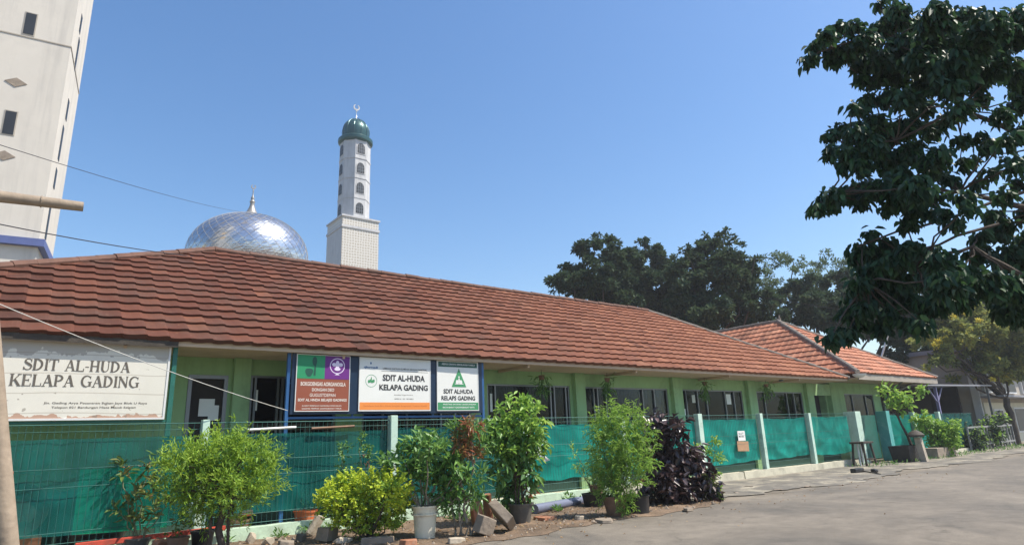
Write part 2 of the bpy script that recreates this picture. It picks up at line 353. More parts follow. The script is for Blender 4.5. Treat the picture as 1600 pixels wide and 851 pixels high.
# pane: thin glass that mirrors a little and shows the room
g = bpy.data.materials.new('window_glass'); g.use_nodes = True; n = g.node_tree.nodes; l = g.node_tree.links
n.remove(n['Principled BSDF']); gl = n.new('ShaderNodeBsdfGlossy'); gl.inputs['Roughness'].default_value = 0.03; gl.inputs['Color'].default_value = (0.6,0.7,0.75,1)
tp = n.new('ShaderNodeBsdfTransparent'); tp.inputs['Color'].default_value = (0.4,0.42,0.43,1); fr = n.new('ShaderNodeFresnel'); fr.inputs['IOR'].default_value = 1.28
ms = n.new('ShaderNodeMixShader'); l.new(fr.outputs[0], ms.inputs[0]); l.new(tp.outputs[0], ms.inputs[1]); l.new(gl.outputs[0], ms.inputs[2]); l.new(ms.outputs[0], n['Material Output'].inputs['Surface'])
M['glass'] = g
# minaret lattice tiles
g = mat('lattice_tiles', (0.62, 0.58, 0.50), 0.5, 0.05, 1); n = g.node_tree.nodes; l = g.node_tree.links
vo = n.new('ShaderNodeTexVoronoi'); vo.feature = 'DISTANCE_TO_EDGE'; vo.inputs['Scale'].default_value = 3.6; vo.inputs['Randomness'].default_value = 0.25
l.new(n['Texture Coordinate'].outputs['Object'], vo.inputs['Vector'])
cr = ramp(n, [(0.0, (0.62,0.60,0.55)), (0.12, (0.62,0.60,0.55)), (0.22, (0.36,0.31,0.24)), (0.4, (0.5,0.46,0.40))]); l.new(vo.outputs['Distance'], cr.inputs['Fac'])
l.new(cr.outputs['Color'], n['Principled BSDF'].inputs['Base Color']); M['lattice'] = g
# dome of polished panels
g = bpy.data.materials.new('polished_steel_panels'); g.use_nodes = True; n = g.node_tree.nodes; l = g.node_tree.links
b = n['Principled BSDF']; b.inputs['Metallic'].default_value = 0.9; b.inputs['Roughness'].default_value = 0.27
a_ = n.new('ShaderNodeAttribute'); a_.attribute_name = 'tint'
cr = ramp(n, [(0, (0.38,0.41,0.45)), (0.5, (0.52,0.55,0.60)), (0.85, (0.66,0.68,0.70)), (1, (0.62,0.52,0.42))]); l.new(a_.outputs['Fac'], cr.inputs['Fac']); l.new(cr.outputs['Color'], b.inputs['Base Color'])
M['steel'] = g
M['ground'] = groundmat('bare_ground', (0.20,0.17,0.13), (0.26,0.22,0.17), (0.12,0.10,0.075), 0.0, 0.5, 0.6)
M['road'] = groundmat('worn_road', (0.175,0.152,0.122), (0.225,0.195,0.155), (0.115,0.104,0.088), 0.6, 0.4, 0.4)
M['apron'] = groundmat('patched_concrete', (0.19,0.17,0.14), (0.44,0.39,0.29), (0.095,0.09,0.08), 0.5, 0.9, 0.5, 2.8)
M['soil'] = groundmat('dry_soil', (0.17,0.12,0.08), (0.27,0.19,0.13), (0.085,0.062,0.045), 0.0, 1, 0.9, 3.5)
LF = {
 'tree': leafmat('broad_leaves', [(0.018,0.045,0.026), (0.03,0.07,0.035), (0.05,0.12,0.035)], 0.5, 0.22, 0.3),
 'far': leafmat('far_leaves', [(0.022,0.045,0.026), (0.045,0.080,0.040), (0.085,0.13,0.06)], 0.65, 0.22, 0.2),
 'farl': leafmat('pale_far_leaves', [(0.06,0.10,0.05), (0.10,0.15,0.07), (0.16,0.21,0.11)], 0.7, 0.3, 0.15),
 'flower': leafmat('yellow_flower_leaves', [(0.07,0.10,0.035), (0.15,0.19,0.06), (0.27,0.30,0.08), (0.45,0.40,0.06)], 0.6, 0.3, 0.2),
 'lime': leafmat('lime_needles', [(0.10,0.19,0.02), (0.20,0.34,0.035), (0.36,0.50,0.07)], 0.5, 0.35),
 'yellow': leafmat('yellow_green_leaves', [(0.20, 0.31, 0.03), (0.42, 0.54, 0.045), (0.62, 0.68, 0.08)], 0.5, 0.35),
 'mid': leafmat('mid_green_leaves', [(0.045,0.12,0.03), (0.10,0.23,0.05), (0.20,0.36,0.08)], 0.42, 0.3, 0.45),
 'light': leafmat('light_green_leaves', [(0.11,0.22,0.035), (0.20,0.37,0.06), (0.34,0.50,0.10)], 0.45, 0.35, 0.4),
 'purple': leafmat('dark_purple_leaves', [(0.022,0.014,0.017), (0.045,0.027,0.03), (0.20,0.13,0.115)], 0.34, 0.06, 0.7),
 'croton': leafmat('croton_leaves', [(0.10,0.16,0.04), (0.22,0.18,0.06), (0.36,0.13,0.06), (0.52,0.24,0.12)], 0.42, 0.25, 0.45),
 'olive': leafmat('olive_leaves', [(0.05,0.10,0.03), (0.11,0.18,0.04), (0.24,0.20,0.07)], 0.5, 0.25),
 'dry': leafmat('dry_leaves', [(0.16,0.09,0.04), (0.28,0.17,0.08), (0.42,0.30,0.15)], 0.8, 0.1),
}

# ------------------------------------------------------------------ foliage
def leaf_part(name, P, D, L, W, material, parent=None, loc=None, curl=0.25, fold=0.15, seed=0, tint=None, upv=None):
    rng = np.random.default_rng(seed); n_ = len(P)
    P = np.asarray(P, float); D = np.asarray(D, float); D /= np.linalg.norm(D, axis=1, keepdims=True)+1e-9
    U = np.array([0, 0, 1.0]) + rng.normal(0, 0.45, (n_, 3)) if upv is None else upv
    S = np.cross(D, U); S /= np.linalg.norm(S, axis=1, keepdims=True)+1e-9
    N = np.cross(S, D)
    L = (np.ones(n_)*L*rng.uniform(0.65, 1.2, n_))[:, None]; W = (np.ones(n_)*W*rng.uniform(0.7, 1.15, n_))[:, None]
    v0 = P; v1 = P+D*L*0.33+S*W*0.5+N*W*fold; v2 = P+D*L*0.72+S*W*0.36+N*(W*fold-L*curl*0.45)
    v3 = P+D*L-N*L*curl; v4 = P+D*L*0.72-S*W*0.36+N*(W*fold-L*curl*0.45); v5 = P+D*L*0.33-S*W*0.5+N*W*fold
    V = np.stack([v0, v1, v2, v3, v4, v5], 1).reshape(-1, 3)
    org = base_of(parent) if parent else np.array(loc if loc is not None else (0,0,0), float)
    V = V-org
    base = (np.arange(n_)*6)[:, None]
    fa = np.concatenate([base+np.array([[0,1,2,3]]), base+np.array([[0,3,4,5]])], 1).reshape(-1)
    me = bpy.data.meshes.new(name); me.vertices.add(6*n_); me.vertices.foreach_set('co', V.astype(np.float32).ravel())
    me.loops.add(8*n_); me.loops.foreach_set('vertex_index', fa.astype(np.int32))
    me.polygons.add(2*n_); me.polygons.foreach_set('loop_start', np.arange(0, 8*n_, 4, dtype=np.int32))
    me.update(calc_edges=True)
    t = rng.beta(2, 2, n_) if tint is None else np.asarray(tint)
    a_ = me.attributes.new('tint', 'FLOAT', 'FACE'); a_.data.foreach_set('value', np.repeat(t, 2).astype(np.float32))
    me.materials.append(material)
    o = bpy.data.objects.new(name, me); COL.objects.link(o)
    if parent: o.parent = parent
    else: o.location = tuple(org)
    return o
def unit(rng, n_):
    d = rng.normal(0, 1, (n_, 3)); return d/np.linalg.norm(d, axis=1, keepdims=True)
def cloud(c, r, n_, rng, shell=0.45, squash=1.0):
    d = unit(rng, n_); q = rng.uniform(0, 1, n_)**shell
    o = d*(q*r)[:, None]; o[:, 2] *= squash
    return np.array(c)+o, d
def sprays(c, r, n_tw, n_lf, rng, bias=(0,0,0.4), spread=0.5, squash=1.0, step=0.06, shell=0.4):
    """twigs that start inside a clump and carry a row of leaves: returns leaf positions, directions"""
    s0, d0 = cloud(c, r*0.75, n_tw, rng, shell, squash)
    td = d0 + np.array(bias) + rng.normal(0, 0.3, d0.shape); td /= np.linalg.norm(td, axis=1, keepdims=True)
    k = np.arange(n_lf)
    P = s0[:, None, :] + td[:, None, :]*(k*step)[None, :, None]
    D = td[:, None, :]*0.5 + rng.normal(0, spread, P.shape) + np.array(bias)*0.3
    return P.reshape(-1, 3), D.reshape(-1, 3)
def limb(mb, a, b, r0, r1, rng, wob=0.08, n_=5, sides=6, sag=0.0):
    a = np.array(a, float); b = np.array(b, float); L = np.linalg.norm(b-a); pts = []
    for i in range(n_+1):
        t = i/n_; p = a+(b-a)*t
        if 0 < i < n_: p = p+rng.normal(0, wob*L*0.35, 3)
        p = p + np.array([0, 0, sag*L*math.sin(math.pi*t)]); pts.append(p)
    mb.tube(pts, [r0+(r1-r0)*i/n_ for i in range(n_+1)], sides)
    return pts
def pot(parent, c, r, h, m_, rim=0.012, taper=0.75, name='pot', n_=20, soil=True):
    p = MB().lathe(c, [(0.001, 0), (r*taper, 0), (r*0.98, h-0.03*1), (r*0.98+rim, h-0.03), (r+rim, h), (r-0.012, h), (r*0.93, h-0.04)], n_).build(name, m_, parent, smooth=True)
    if soil: MB().disc((c[0], c[1], c[2]+h-0.045), r*0.955, n_).build('soil', M['soilm'], p)
    return p

# ------------------------------------------------------------------ lettering
def text_mesh(mb, s, x0, x1, z0, z1, y, bold=0.0, thick=0.002):
    cu = bpy.data.curves.new('lettering', 'FONT'); cu.body = s; cu.size = 1; cu.offset = bold; cu.resolution_u = 3
    ob = bpy.data.objects.new('lettering', cu); COL.objects.link(ob)
    bpy.context.view_layer.update(); dg = bpy.context.evaluated_depsgraph_get()
    me = bpy.data.meshes.new_from_object(ob.evaluated_get(dg))
    vs = np.array([v.co[:] for v in me.vertices]); fs = [tuple(p.vertices) for p in me.polygons]
    bpy.data.objects.remove(ob); bpy.data.curves.remove(cu); bpy.data.meshes.remove(me)
    lo = vs.min(0); hi = vs.max(0)
    X = x0+(vs[:,0]-lo[0])/(hi[0]-lo[0])*(x1-x0); Z = z0+(vs[:,1]-lo[1])/(hi[1]-lo[1])*(z1-z0)
    mb.add(np.stack([X, np.full(len(X), y), Z], 1), fs)
def lerp(a, b, t): return a+(b-a)*t
# ================================================================== SETTING
rng0 = np.random.default_rng(5)
def sheet(name, x0, x1, y0, y1, z, m_, nx=1, ny=1, amp=0.0, edge=None, seed=1):
    r = np.random.default_rng(seed); b = MB(); vs = []; fs = []
    for j in range(ny+1):
        for i in range(nx+1):
            x = lerp(x0, x1, i/nx); y = lerp(y0, y1, j/ny)
            if edge and j == ny: y += edge(x)
            if edge and j == 0 and amp < 0: pass
            vs.append((x, y, z + (abs(r.normal(0, amp)) if amp and 0 < j < ny and 0 < i < nx else 0)))
    for j in range(ny):
        for i in range(nx):
            a = j*(nx+1)+i; fs.append((a, a+1, a+nx+2, a+nx+1))
    return tag(b.add(vs, fs).build(name, m_, smooth=amp > 0), kind='structure')
sheet('ground', -250, 450, -250, 450, -0.012, M['ground'])
hz = bpy.data.materials.new('hazy_air'); hz.use_nodes = True; n = hz.node_tree.nodes; n.remove(n['Principled BSDF'])
pv = n.new('ShaderNodeVolumePrincipled'); pv.inputs['Density'].default_value = 0.0008; pv.inputs['Color'].default_value = (0.93, 0.96, 1.0, 1); pv.inputs['Anisotropy'].default_value = 0.2
hz.node_tree.links.new(pv.outputs[0], n['Material Output'].inputs['Volume'])
tag(MB().box(-255, 455, -255, 455, -1.1, 42).build('haze', hz), kind='stuff')
def wig(x): return 0.10*math.sin(x*1.7)+0.06*math.sin(x*4.3+1)+0.03*math.sin(x*11)
sheet('road', -60, 140, -9, 8.35, 0.0, M['road'], 600, 1, edge=wig, seed=3)
# strip of soil between the road and the fence, patched concrete further on
def strip(name, x0, x1, m_, z, nx, ny, amp, ya, yb, seed):
    r = np.random.default_rng(seed); vs = []; fs = []
    bumps = [(r.uniform(x0, x1), r.uniform(8, 11.5), r.uniform(0.15, 0.6), r.uniform(0.3, 1)*amp) for _ in range(int((x1-x0)*4))]
    for j in range(ny+1):
        for i in range(nx+1):
            x = lerp(x0, x1, i/nx); y = lerp(ya(x), yb(x), j/ny); h = 0
            if 0 < j < ny and 0 < i < nx:
                h = r.uniform(0, amp*0.25) + sum(a*math.exp(-((x-bx)**2+(y-by)**2)/(s*s)) for bx, by, s, a in bumps if abs(x-bx) < 1.5)*0.5
            vs.append((x, y, z+h))
    for j in range(ny):
        for i in range(nx):
            a = j*(nx+1)+i; fs.append((a, a+1, a+nx+2, a+nx+1))
    return tag(MB().add(vs, fs).build(name, m_, smooth=True), kind='structure')
strip('soil_verge', -9, 12.1, M['soil'], 0.008, 260, 40, 0.05, lambda x: 8.22+wig(x)+0.05*math.sin(x*7), lambda x: 11.62, 11)
strip('concrete_verge', 12.1, 60, M['apron'], 0.008, 300, 14, 0.012, lambda x: 8.6+0.06*x*0+wig(x)*1.6+0.35*math.sin(x*0.6), lambda x: 11.62, 12)
tag(MB().box(-9, 27.2, 11.74, 12.9, -0.01, 0.10).build('school_path', M['kerb']), kind='structure')

# ------------------------------------------------------------------ tiles
PROF = [(0.0, 0.000), (0.20, -0.005), (0.45, -0.001), (0.66, 0.009), (0.84, 0.015), (0.955, 0.012)]
def tile_slope(mb, A, B, C, D, course=0.39, tile=0.33, rng=None, lift=0.052):
    A, B, C, D = [np.array(p, float) for p in (A, B, C, D)]
    U = B-A; L = np.linalg.norm(U); U /= L
    Nn = np.cross(U, (D-A) if np.linalg.norm(np.cross(U, D-A)) > 1e-6 else (C-A)); Nn /= np.linalg.norm(Nn)
    if Nn[2] < 0: Nn = -Nn
    Vv = np.cross(Nn, U)
    if Vv[2] < 0: Vv = -Vv
    H = (D-A)@Vv; uD = (D-A)@U; uC = (C-A)@U
    nc = max(1, round(H/course)); ch = H/nc
    us = []; ids = []
    k = 0
    while k*tile < L:
        for f, h in PROF: us.append((k+f)*tile); ids.append((k, h))
        k += 1
    us.append(L); ids.append((k, 0.0))
    us = np.array(us); hs = np.array([h for _, h in ids])
    tints = {}
    for c in range(nc):
        v0 = c*ch; v1 = min((c+1)*ch+0.02, H)
        def row(v, lf):
            a = uD*v/H; b = L+(uC-L)*v/H
            uu = np.clip(us, a, b)
            jit = 0
            return A + U*uu[:, None] + Vv*(v)+Nn*(hs+lf)[:, None], uu
        kt = rng.normal(0, 1, 400); dv = np.array([kt[k_ % 400] for k_, _ in ids])
        p0, u0 = row(v0, lift); p0 = p0 + Vv*(dv*0.007)[:, None] + Nn*(dv*0.004)[:, None]; p1, u1 = row(v1, 0.008); pb, _ = row(v0+0.012, -0.02)
        # every tile a little off
        n_ = len(us)
        vs = np.concatenate([p0, p1, pb])
        fs = []; ts = []
        for i in range(n_-1):
            if u0[i+1]-u0[i] < 1e-5 and u1[i+1]-u1[i] < 1e-5: continue
            key = (c, ids[i][0])
            if key not in tints: tints[key] = float(np.clip(rng.normal(0.5, 0.14), 0, 1)) if rng.random() > .04 else float(rng.choice([0.0, 1.0]))
            fs.append((i, i+1, n_+i+1, n_+i)); ts.append(tints[key])
            if u0[i+1]-u0[i] > 1e-5: fs.append((2*n_+i, 2*n_+i+1, i+1, i)); ts.append(tints[key]*0.6)
        mb.add(vs, fs, ts)
def ridge_cap(mb, a, b, r=0.10, seg=0.42, rng=None, n=8, up_=0.04):
    a = np.array(a, float); b = np.array(b, float); L = np.linalg.norm(b-a); k = max(1, int(L/seg)); d = (b-a)/L
    for i in range(k):
        p = a+d*L*i/k; q = a+d*(L*(i+1)/k+0.05)
        j = rng.normal(0, 0.006, 3)+np.array([0, 0, up_])
        mb.tube([p+j+np.array([0,0,0.004]), q+j], [r*1.03, r*0.97], n)

# ================================================================== SCHOOL
school = thing('school_building', 'long single-storey green school with a brown-red tiled hip roof along the whole fence', 'building', (11, 17, 0))
rr = np.random.default_rng(21)
EA, EB = (-4.1, 11.55, 3.27), (26.1, 11.55, 3.27); RD, RC = (3.52, 17.0, 6.5), (20.73, 17.0, 6.5); EC, ED = (26.1, 22.4, 3.3), (-4.1, 22.4, 3.3)
b = MB(); tile_slope(b, EA, EB, RC, RD, rng=rr); tile_slope(b, EB, EC, RC, RC, rng=rr); tile_slope(b, EC, ED, RD, RC, rng=rr); tile_slope(b, ED, EA, RD, RD, rng=rr)
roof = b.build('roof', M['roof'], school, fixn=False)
b = MB(); ridge_cap(b, RD, RC, rng=rr, r=0.085); ridge_cap(b, EA, RD, rng=rr, r=0.085); ridge_cap(b, ED, RD, rng=rr, r=0.085)
b.build('ridge_cap', M['ridge'], roof, smooth=True)
b = MB(); ridge_cap(b, EB, RC, rng=rr, r=0.07); ridge_cap(b, EC, RC, rng=rr, r=0.07); b.build('ridge_cap', M['ridgeg'], roof, smooth=True)
YW = 12.9
X = lambda px, py=640: float(onY(px, py, YW)[0])
openings = [  # x0, x1, z0, z1
 (X(291, 625), X(354, 625), 0.10, 2.86), (X(389), 5.3, 0.95, 2.88), (5.9, 8.75, 0.95, 2.85), (X(762), X(892), 1.0, 2.84), (X(911), X(1046), 1.0, 2.83),
 (X(1061), X(1163), 1.0, 2.83), (X(1177), X(1257), 1.0, 2.83), (X(1268), X(1302), 1.0, 2.72)]
b = MB(); xs = -3.6; ZT = 3.19
for x0, x1, z0, z1 in openings:
    b.box(xs, x0, YW, YW+0.16, 0, ZT)
    if z0 > 0.2: b.box(x0, x1, YW, YW+0.16, 0, z0)
    b.box(x0, x1, YW, YW+0.16, z1, ZT); xs = x1
b.box(xs, 26.0 if xs < 26.0 else 27.2, YW, YW+0.16, 0, ZT)
b.box(-3.6, -3.44, YW+0.17, 21.5, 0, ZT); b.box(27.04, 27.2, YW+0.17, 16.4, 0, ZT); b.box(-3.6, 25.9, 21.5, 21.66, 0, ZT)
b.build('wall', M['wall'], school, bevel=0)
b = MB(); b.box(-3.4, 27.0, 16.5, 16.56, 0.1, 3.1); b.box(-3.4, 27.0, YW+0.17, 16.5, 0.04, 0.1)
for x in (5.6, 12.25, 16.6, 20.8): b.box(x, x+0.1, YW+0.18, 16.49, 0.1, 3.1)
b.box(25.2, 27.02, YW+.45, YW+.5, 0.1, 3.1); b.build('inner_wall', M['dark'], school)  # front panel added dark, the shade of the end opening put into its colour
b = MB(); b.box(-3.9, 26.0, 11.632, 16.6, 3.192, 3.23); b.build('soffit', M['soffit'], school)
b = MB(); b.box(-4.0, 26.05, 11.61, 11.63, 3.19, 3.29); b.build('fascia', M['soffit'], school)
for x in [1.2, 4.9, 9.6, 13.5, 18.0, 22.4]:
    MB().box(x, x+0.05, 11.68, 12.88, 3.12, 3.19).build('rafter', M['soffit'], school)
for a0, a1 in [(X(362, 600), X(388, 600)), (X(894, 600), X(909, 600)), (X(1046, 600), X(1060, 600)), (X(1164, 610), X(1176, 610)), (X(1257, 620), X(1267, 620))]:
    MB().box(a0, a1, YW-0.14, YW-0.003, 0, 3.19).build('pilaster', M['wall'], school, bevel=0.006)
b = MB(); b.box(-3.5, 27.1, YW-0.05, YW-0.002, 0.10, 0.93); b.build('plinth', M['walld'], school)  # near-black green paints in the darkness behind the nets
for o in []: pass
def curtain(mb, x0, x1, y, z0, z1, rng):
    n_ = max(4, int((x1-x0)/0.05)); vs = []; fs = []
    for i in range(n_+1):
        x = lerp(x0, x1, i/n_); d = 0.025*math.sin(x*38)+rng.normal(0, 0.004)
        vs += [(x, y+d, z0), (x, y+d*0.6, z1)]
    fs = [(2*i, 2*i+2, 2*i+3, 2*i+1) for i in range(n_)]
    mb.add(vs, fs)
def window(parent, x0, x1, z0, z1, mull, curts=(), YW=YW, fm=None, name='window', glass=True, fy=0.05, w=0.045, notices=()):
    fm = fm or M['alu']; y0, y1 = YW+0.02, YW+0.10
    b = MB(); e = 0.002
    b.box(x0+e, x0+w, y0, y1, z0+e, z1-e); b.box(x1-w, x1-e, y0, y1, z0+e, z1-e); b.box(x0+w, x1-w, y0, y1, z1-w, z1-e); b.box(x0+w, x1-w, y0, y1, z0+e, z0+w)
    wd = b.build(name, fm, parent, bevel=0.004)
    for i, mx_ in enumerate(mull):
        MB().box(mx_-w*0.45, mx_+w*0.45, y0-0.01, y1-0.01, z0+w, z1-w).build('mullion', fm, wd)
    if glass: MB().box(x0+w, x1-w, y0+0.035, y0+0.041, z0+w, z1-w).build('pane', M['glass'], wd)
    for (a, c, cm) in curts:
        b = MB(); curtain(b, a, c, YW+(0.19 if cm is M['curtbl'] else 0.24), z0, z1-0.02, rr); b.build('curtain', cm, wd)
    for (a, c, p, q) in notices:
        MB().box(a, c, y0+0.028, y0+0.031, p, q).build('notice', M['paper'], wd)
    return wd
O = openings
# the door with its grey frame, then the windows one after the other
x0, x1, z0, z1 = O[0]; e = 0.07
b = MB(); b.box(x0+.002, x0+e, YW-.02, YW+.1, .1, z1-.002); b.box(x1-e, x1-.002, YW-.02, YW+.1, .1, z1-.002); b.box(x0+e, x1-e, YW-.02, YW+.1, z1-e, z1-.002)
dr = b.build('door', M['alu'], school)
MB().box(x0+e+.005, x1-e-.005, YW+.05, YW+.09, .12, z1-e-.005).build('door_leaf', M['dark'], dr)
MB().box(x0+0.23, x0+0.50, YW+.040, YW+.046, 2.10, 2.42).build('notice', M['paper'], dr)
MB().box(x0+0.40, x0+0.58, YW+.034, YW+.0385, 2.02, 2.30).build('notice', M['paper'], dr)
window(school, *O[1], [X(397), X(433), X(440)], [(5.0, 5.28, M['curtb'])], notices=[(X(400, 600), X(405, 600), 2.2, 2.6)])
window(school, *O[2], [6.4, 7.0, 7.9, 8.3], [(7.0, 7.9, M['tan'])])
window(school, *O[3], [X(775), X(862), X(868), X(886)], [(X(776), X(838), M['tan']), (X(869), X(886), M['curtb'])], notices=[(X(768), X(771.5), 2.15, 2.6)])
window(school, *O[4], [X(930), X(936), X(949), X(1007), X(1025)], [(X(912), X(928), M['tan']), (X(975), X(1006), M['curtbl']), (X(1009), X(1022), M['curtbl']), (X(1028), X(1042), M['curtbl'])])
window(school, *O[5], [X(1075), X(1093), X(1107), X(1136), X(1150)], [(X(1108), X(1134), M['curtb']), (X(1138), X(1149), M['dark'])], notices=[(X(1064), X(1071), 2.35, 2.7), (X(1139), X(1146), 2.35, 2.7), (X(1085), X(1090), 2.4, 2.65), (X(1068.5), X(1073), 2.0, 2.2)])
window(school, *O[6], [X(1186), X(1198), X(1233), X(1244)], [(X(1200), X(1232), M['tan']), (X(1246), X(1254), M['curtb'])])
x0, x1, z0, z1 = O[7]
MB().box(x0, x1, YW+0.02, YW+0.06, z0, z0+0.05).build('window_sill', M['alu'], school)
for xl, yl in [(4.75, 12.2), (13.6, 11.95), (21.9, 12.1)]:
    f = MB().lathe((xl, yl, 3.12), [(0.001, 0), (0.07, 0.005), (0.09, 0.03), (0.05, 0.07)], 16).build('ceiling_lamp', M['alu'], school, smooth=True)

# ================================================================== ANNEX
annex = thing('annex_building', 'small green house with a paler orange hip roof at the far end of the school', 'building', (30.6, 16, 0))
A2, B2, AP, AB = (26.4, 11.3, 3.5), (34.8, 11.3, 3.5), (30.6, 16.6, 6.8), (30.6, 24, 6.8); C2, D2 = (34.8, 28, 3.5), (26.4, 28, 3.5)
b = MB(); tile_slope(b, A2, B2, AP, AP, rng=rr, course=0.42, tile=0.32); tile_slope(b, B2, C2, AB, AP, rng=rr, course=0.42, tile=0.32); tile_slope(b, D2, A2, AP, AB, rng=rr, course=0.42, tile=0.32)
rf2 = b.build('roof', M['roof2'], annex, fixn=False)
b = MB(); ridge_cap(b, A2, AP, rng=rr, r=0.10); ridge_cap(b, B2, AP, rng=rr, r=0.08); ridge_cap(b, AP, AB, rng=rr, r=0.08); b.build('ridge_cap', M['ridgeg'], rf2, smooth=True)
b = MB(); b.tube([(30.6, 16.5, 6.85), (30.6, 16.5, 7.12)], [0.07, 0.03], 8); b.build('finial', M['ridgeg'], rf2)
b = MB(); b.box(26.45, 34.8, 11.33, 11.37, 3.24, 3.475); b.box(34.74, 34.78, 11.38, 27, 3.24, 3.475); b.build('fascia', M['fasciag'], annex)
b = MB(); b.box(26.5, 34.7, 11.38, 14, 3.30, 3.33); b.build('soffit', M['soffit'], annex)
ax0, ax1 = X(1323), X(1368)
b = MB(); b.box(27.23, ax0, YW, YW+.16, 0, 3.29); b.box(ax0, ax1, YW, YW+.16, 0, 1.1); b.box(ax0, ax1, YW, YW+.16, 2.82, 3.29); b.box(ax1, 32.0, YW, YW+.16, 0, 3.29)
b.box(31.84, 32.0, YW+.17, 24, 0, 3.29); b.box(27.23, 27.39, YW+.17, 24, 0, 3.29)
b.build('wall', M['wall'], annex)
b = MB(); b.box(32.01, 34.6, 15.5, 15.6, 0, 3.29); b.build('porch_wall', M['walld'], annex)
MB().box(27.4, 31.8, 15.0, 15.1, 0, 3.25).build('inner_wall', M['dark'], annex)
window(annex, ax0, ax1, 1.1, 2.82, [lerp(ax0, ax1, .26), lerp(ax0, ax1, .72)], [(lerp(ax0, ax1, .28), lerp(ax0, ax1, .70), M['alu'])], fm=M['alu'])
b = MB(); b.tube([(31.2, 11.5, 3.3), (31.6, 11.9, 3.15), (31.9, 12.3, 2.9), (32.0, 12.78, 2.5), (32.05, 12.8, 0.2)], 0.045, 8); b.build('drain_pipe', M['alu'], annex, smooth=True)
b = MB(); b.tube([(33.0, 11.5, 3.3), (32.7, 11.9, 3.15), (32.4, 12.3, 2.9), (32.3, 12.78, 2.5), (32.3, 12.8, 0.2)], 0.045, 8); b.build('drain_pipe', M['alu'], annex, smooth=True)
p = onY(1333, 583, 11.25)
b = MB().lathe((26.3, 11.22, 3.36), [(0.001, -0.08), (0.14, -0.05), (0.24, 0.03), (0.26, 0.08), (0.22, 0.06), (0.12, -0.02), (0.001, -0.04)], 20)
b.build('gutter_bowl', M['white'], annex, smooth=True)

# ================================================================== MOSQUE DOME AND MINARET
dc = at(388, 402, 45.0); R = 3.93
dome = thing('mosque_dome', 'large polished silver dome with a slim finial rising behind the tiled roof', 'dome', (dc[0], dc[1], 0))
b = MB(); ts = []; n_ = 84; rows = 40; pr = []
rd = np.random.default_rng(8)
zs = dc[2]-2.6
for i in range(rows+1):
    t = i/rows; a = -0.42+t*(math.pi/2+0.42)
    r_ = R*math.cos(a)**0.92 if i < rows else 0.05; z = dc[2]+0.0+(R*0.75)*math.sin(a)
    if t > 0.84: z += (t-0.84)**1.5*7.0
    pr.append((max(r_, 0.05), z))
vs = []; fs = []; tt = []
for i, (r_, z) in enumerate(pr):
    for k in range(n_):
        a = 2*math.pi*(k+0.5*i)/n_; q = 1+rd.normal(0, 0.0010); vs.append((dc[0]+r_*q*math.cos(a), dc[1]+r_*q*math.sin(a), z+rd.normal(0, 0.002)))
for i in range(rows):
    for k in range(n_):
        a = i*n_+k; c = i*n_+(k+1) % n_
        t1 = float(np.clip(rd.normal(0.45, 0.2), 0, 0.85)) if rd.random() > 0.015 else 1.0
        fs.append((a, c, c+n_, a+n_)); tt.append(t1)
b.add(vs, fs, tt); shell = b.build('shell', M['steel'], dome)
b = MB()
def on_dome(u_, t):
    i_ = min(int(t*rows), rows-1); f_ = t*rows-i_; r1_, z1_ = pr[i_]; r2_, z2_ = pr[i_+1]; r_ = lerp(r1_, r2_, f_)+.012; z_ = lerp(z1_, z2_, f_)+.008
    return (dc[0]+r_*math.cos(u_), dc[1]+r_*math.sin(u_), z_)
for k in range(36):
    for s_ in (-1, 1): b.tube([on_dome(2*math.pi*k/36+s_*t*1.5, t) for t in np.linspace(.02, .9, 26)], .007, 3, caps=False)
b.build('seam', M['greywall'], shell)
b = MB().lathe((dc[0], dc[1], 0), [(R*0.95, 6), (R*0.95, dc[2]-1.4), (R*1.04, dc[2]-1.35), (R*1.04, dc[2]-1.05), (R*0.9, dc[2]-1.0)], 48); b.build('drum', M['white'], dome, smooth=True)
top = pr[-1][1]
b = MB().lathe((dc[0], dc[1], top-0.35), [(0.55, 0), (0.34, 0.28), (0.2, 0.62), (0.14, 0.9), (0.19, 1.05), (0.10, 1.2), (0.13, 1.34), (0.05, 1.5), (0.03, 1.8), (0.05, 1.9), (0.02, 2.0)], 16); b.build('finial', M['finial'], dome, smooth=True)
def crescent(mb, c, r, ax=(1, 0)):
    o = []
    for k in range(17): a = math.pi/2+0.45+k/16*(2*math.pi-0.9); o.append((c[0]+r*math.cos(a), c[2]+r*math.sin(a)))
    for k in range(17): a = math.pi/2+0.45+(16-k)/16*(2*math.pi-0.9); o.append((c[0]+r*0.66*math.cos(a), c[2]+0.12*r+r*0.66*math.sin(a)))
    for k in range(16):
        mb.plate([o[k], o[k+1], o[32-k], o[33-k]], c[1]-0.03, c[1]+0.03)
b = MB(); crescent(b, (dc[0], dc[1], top+1.85), 0.17); b.build('crescent', M['finial'], dome)

D = 60.0
p0 = at(535.5, 334, D); hs = 1.95
mc = np.array([p0[0]+hs, p0[1]+hs, 0]); zb = p0[2]
mnr = thing('minaret', 'tall white minaret with a patterned square base, arched windows and green dome', 'minaret', (mc[0], mc[1], 0))
b = MB().box(mc[0]-hs, mc[0]+hs, mc[1]-hs, mc[1]+hs, 0, zb-1.3); b.build('base', M['lattice'], mnr)
b = MB().box(mc[0]-hs-.08, mc[0]+hs+.08, mc[1]-hs-.08, mc[1]+hs+.08, zb-1.3, zb-1.05); b.box(mc[0]-hs-.1, mc[0]+hs+.1, mc[1]-hs-.1, mc[1]+hs+.1, zb-0.18, zb)
b.build('cornice', M['minaret'], mnr)
b = MB().box(mc[0]-hs+.01, mc[0]+hs-.01, mc[1]-hs+.01, mc[1]+hs-.01, zb-1.05, zb-0.18); b.build('parapet', M['lattice'], mnr)
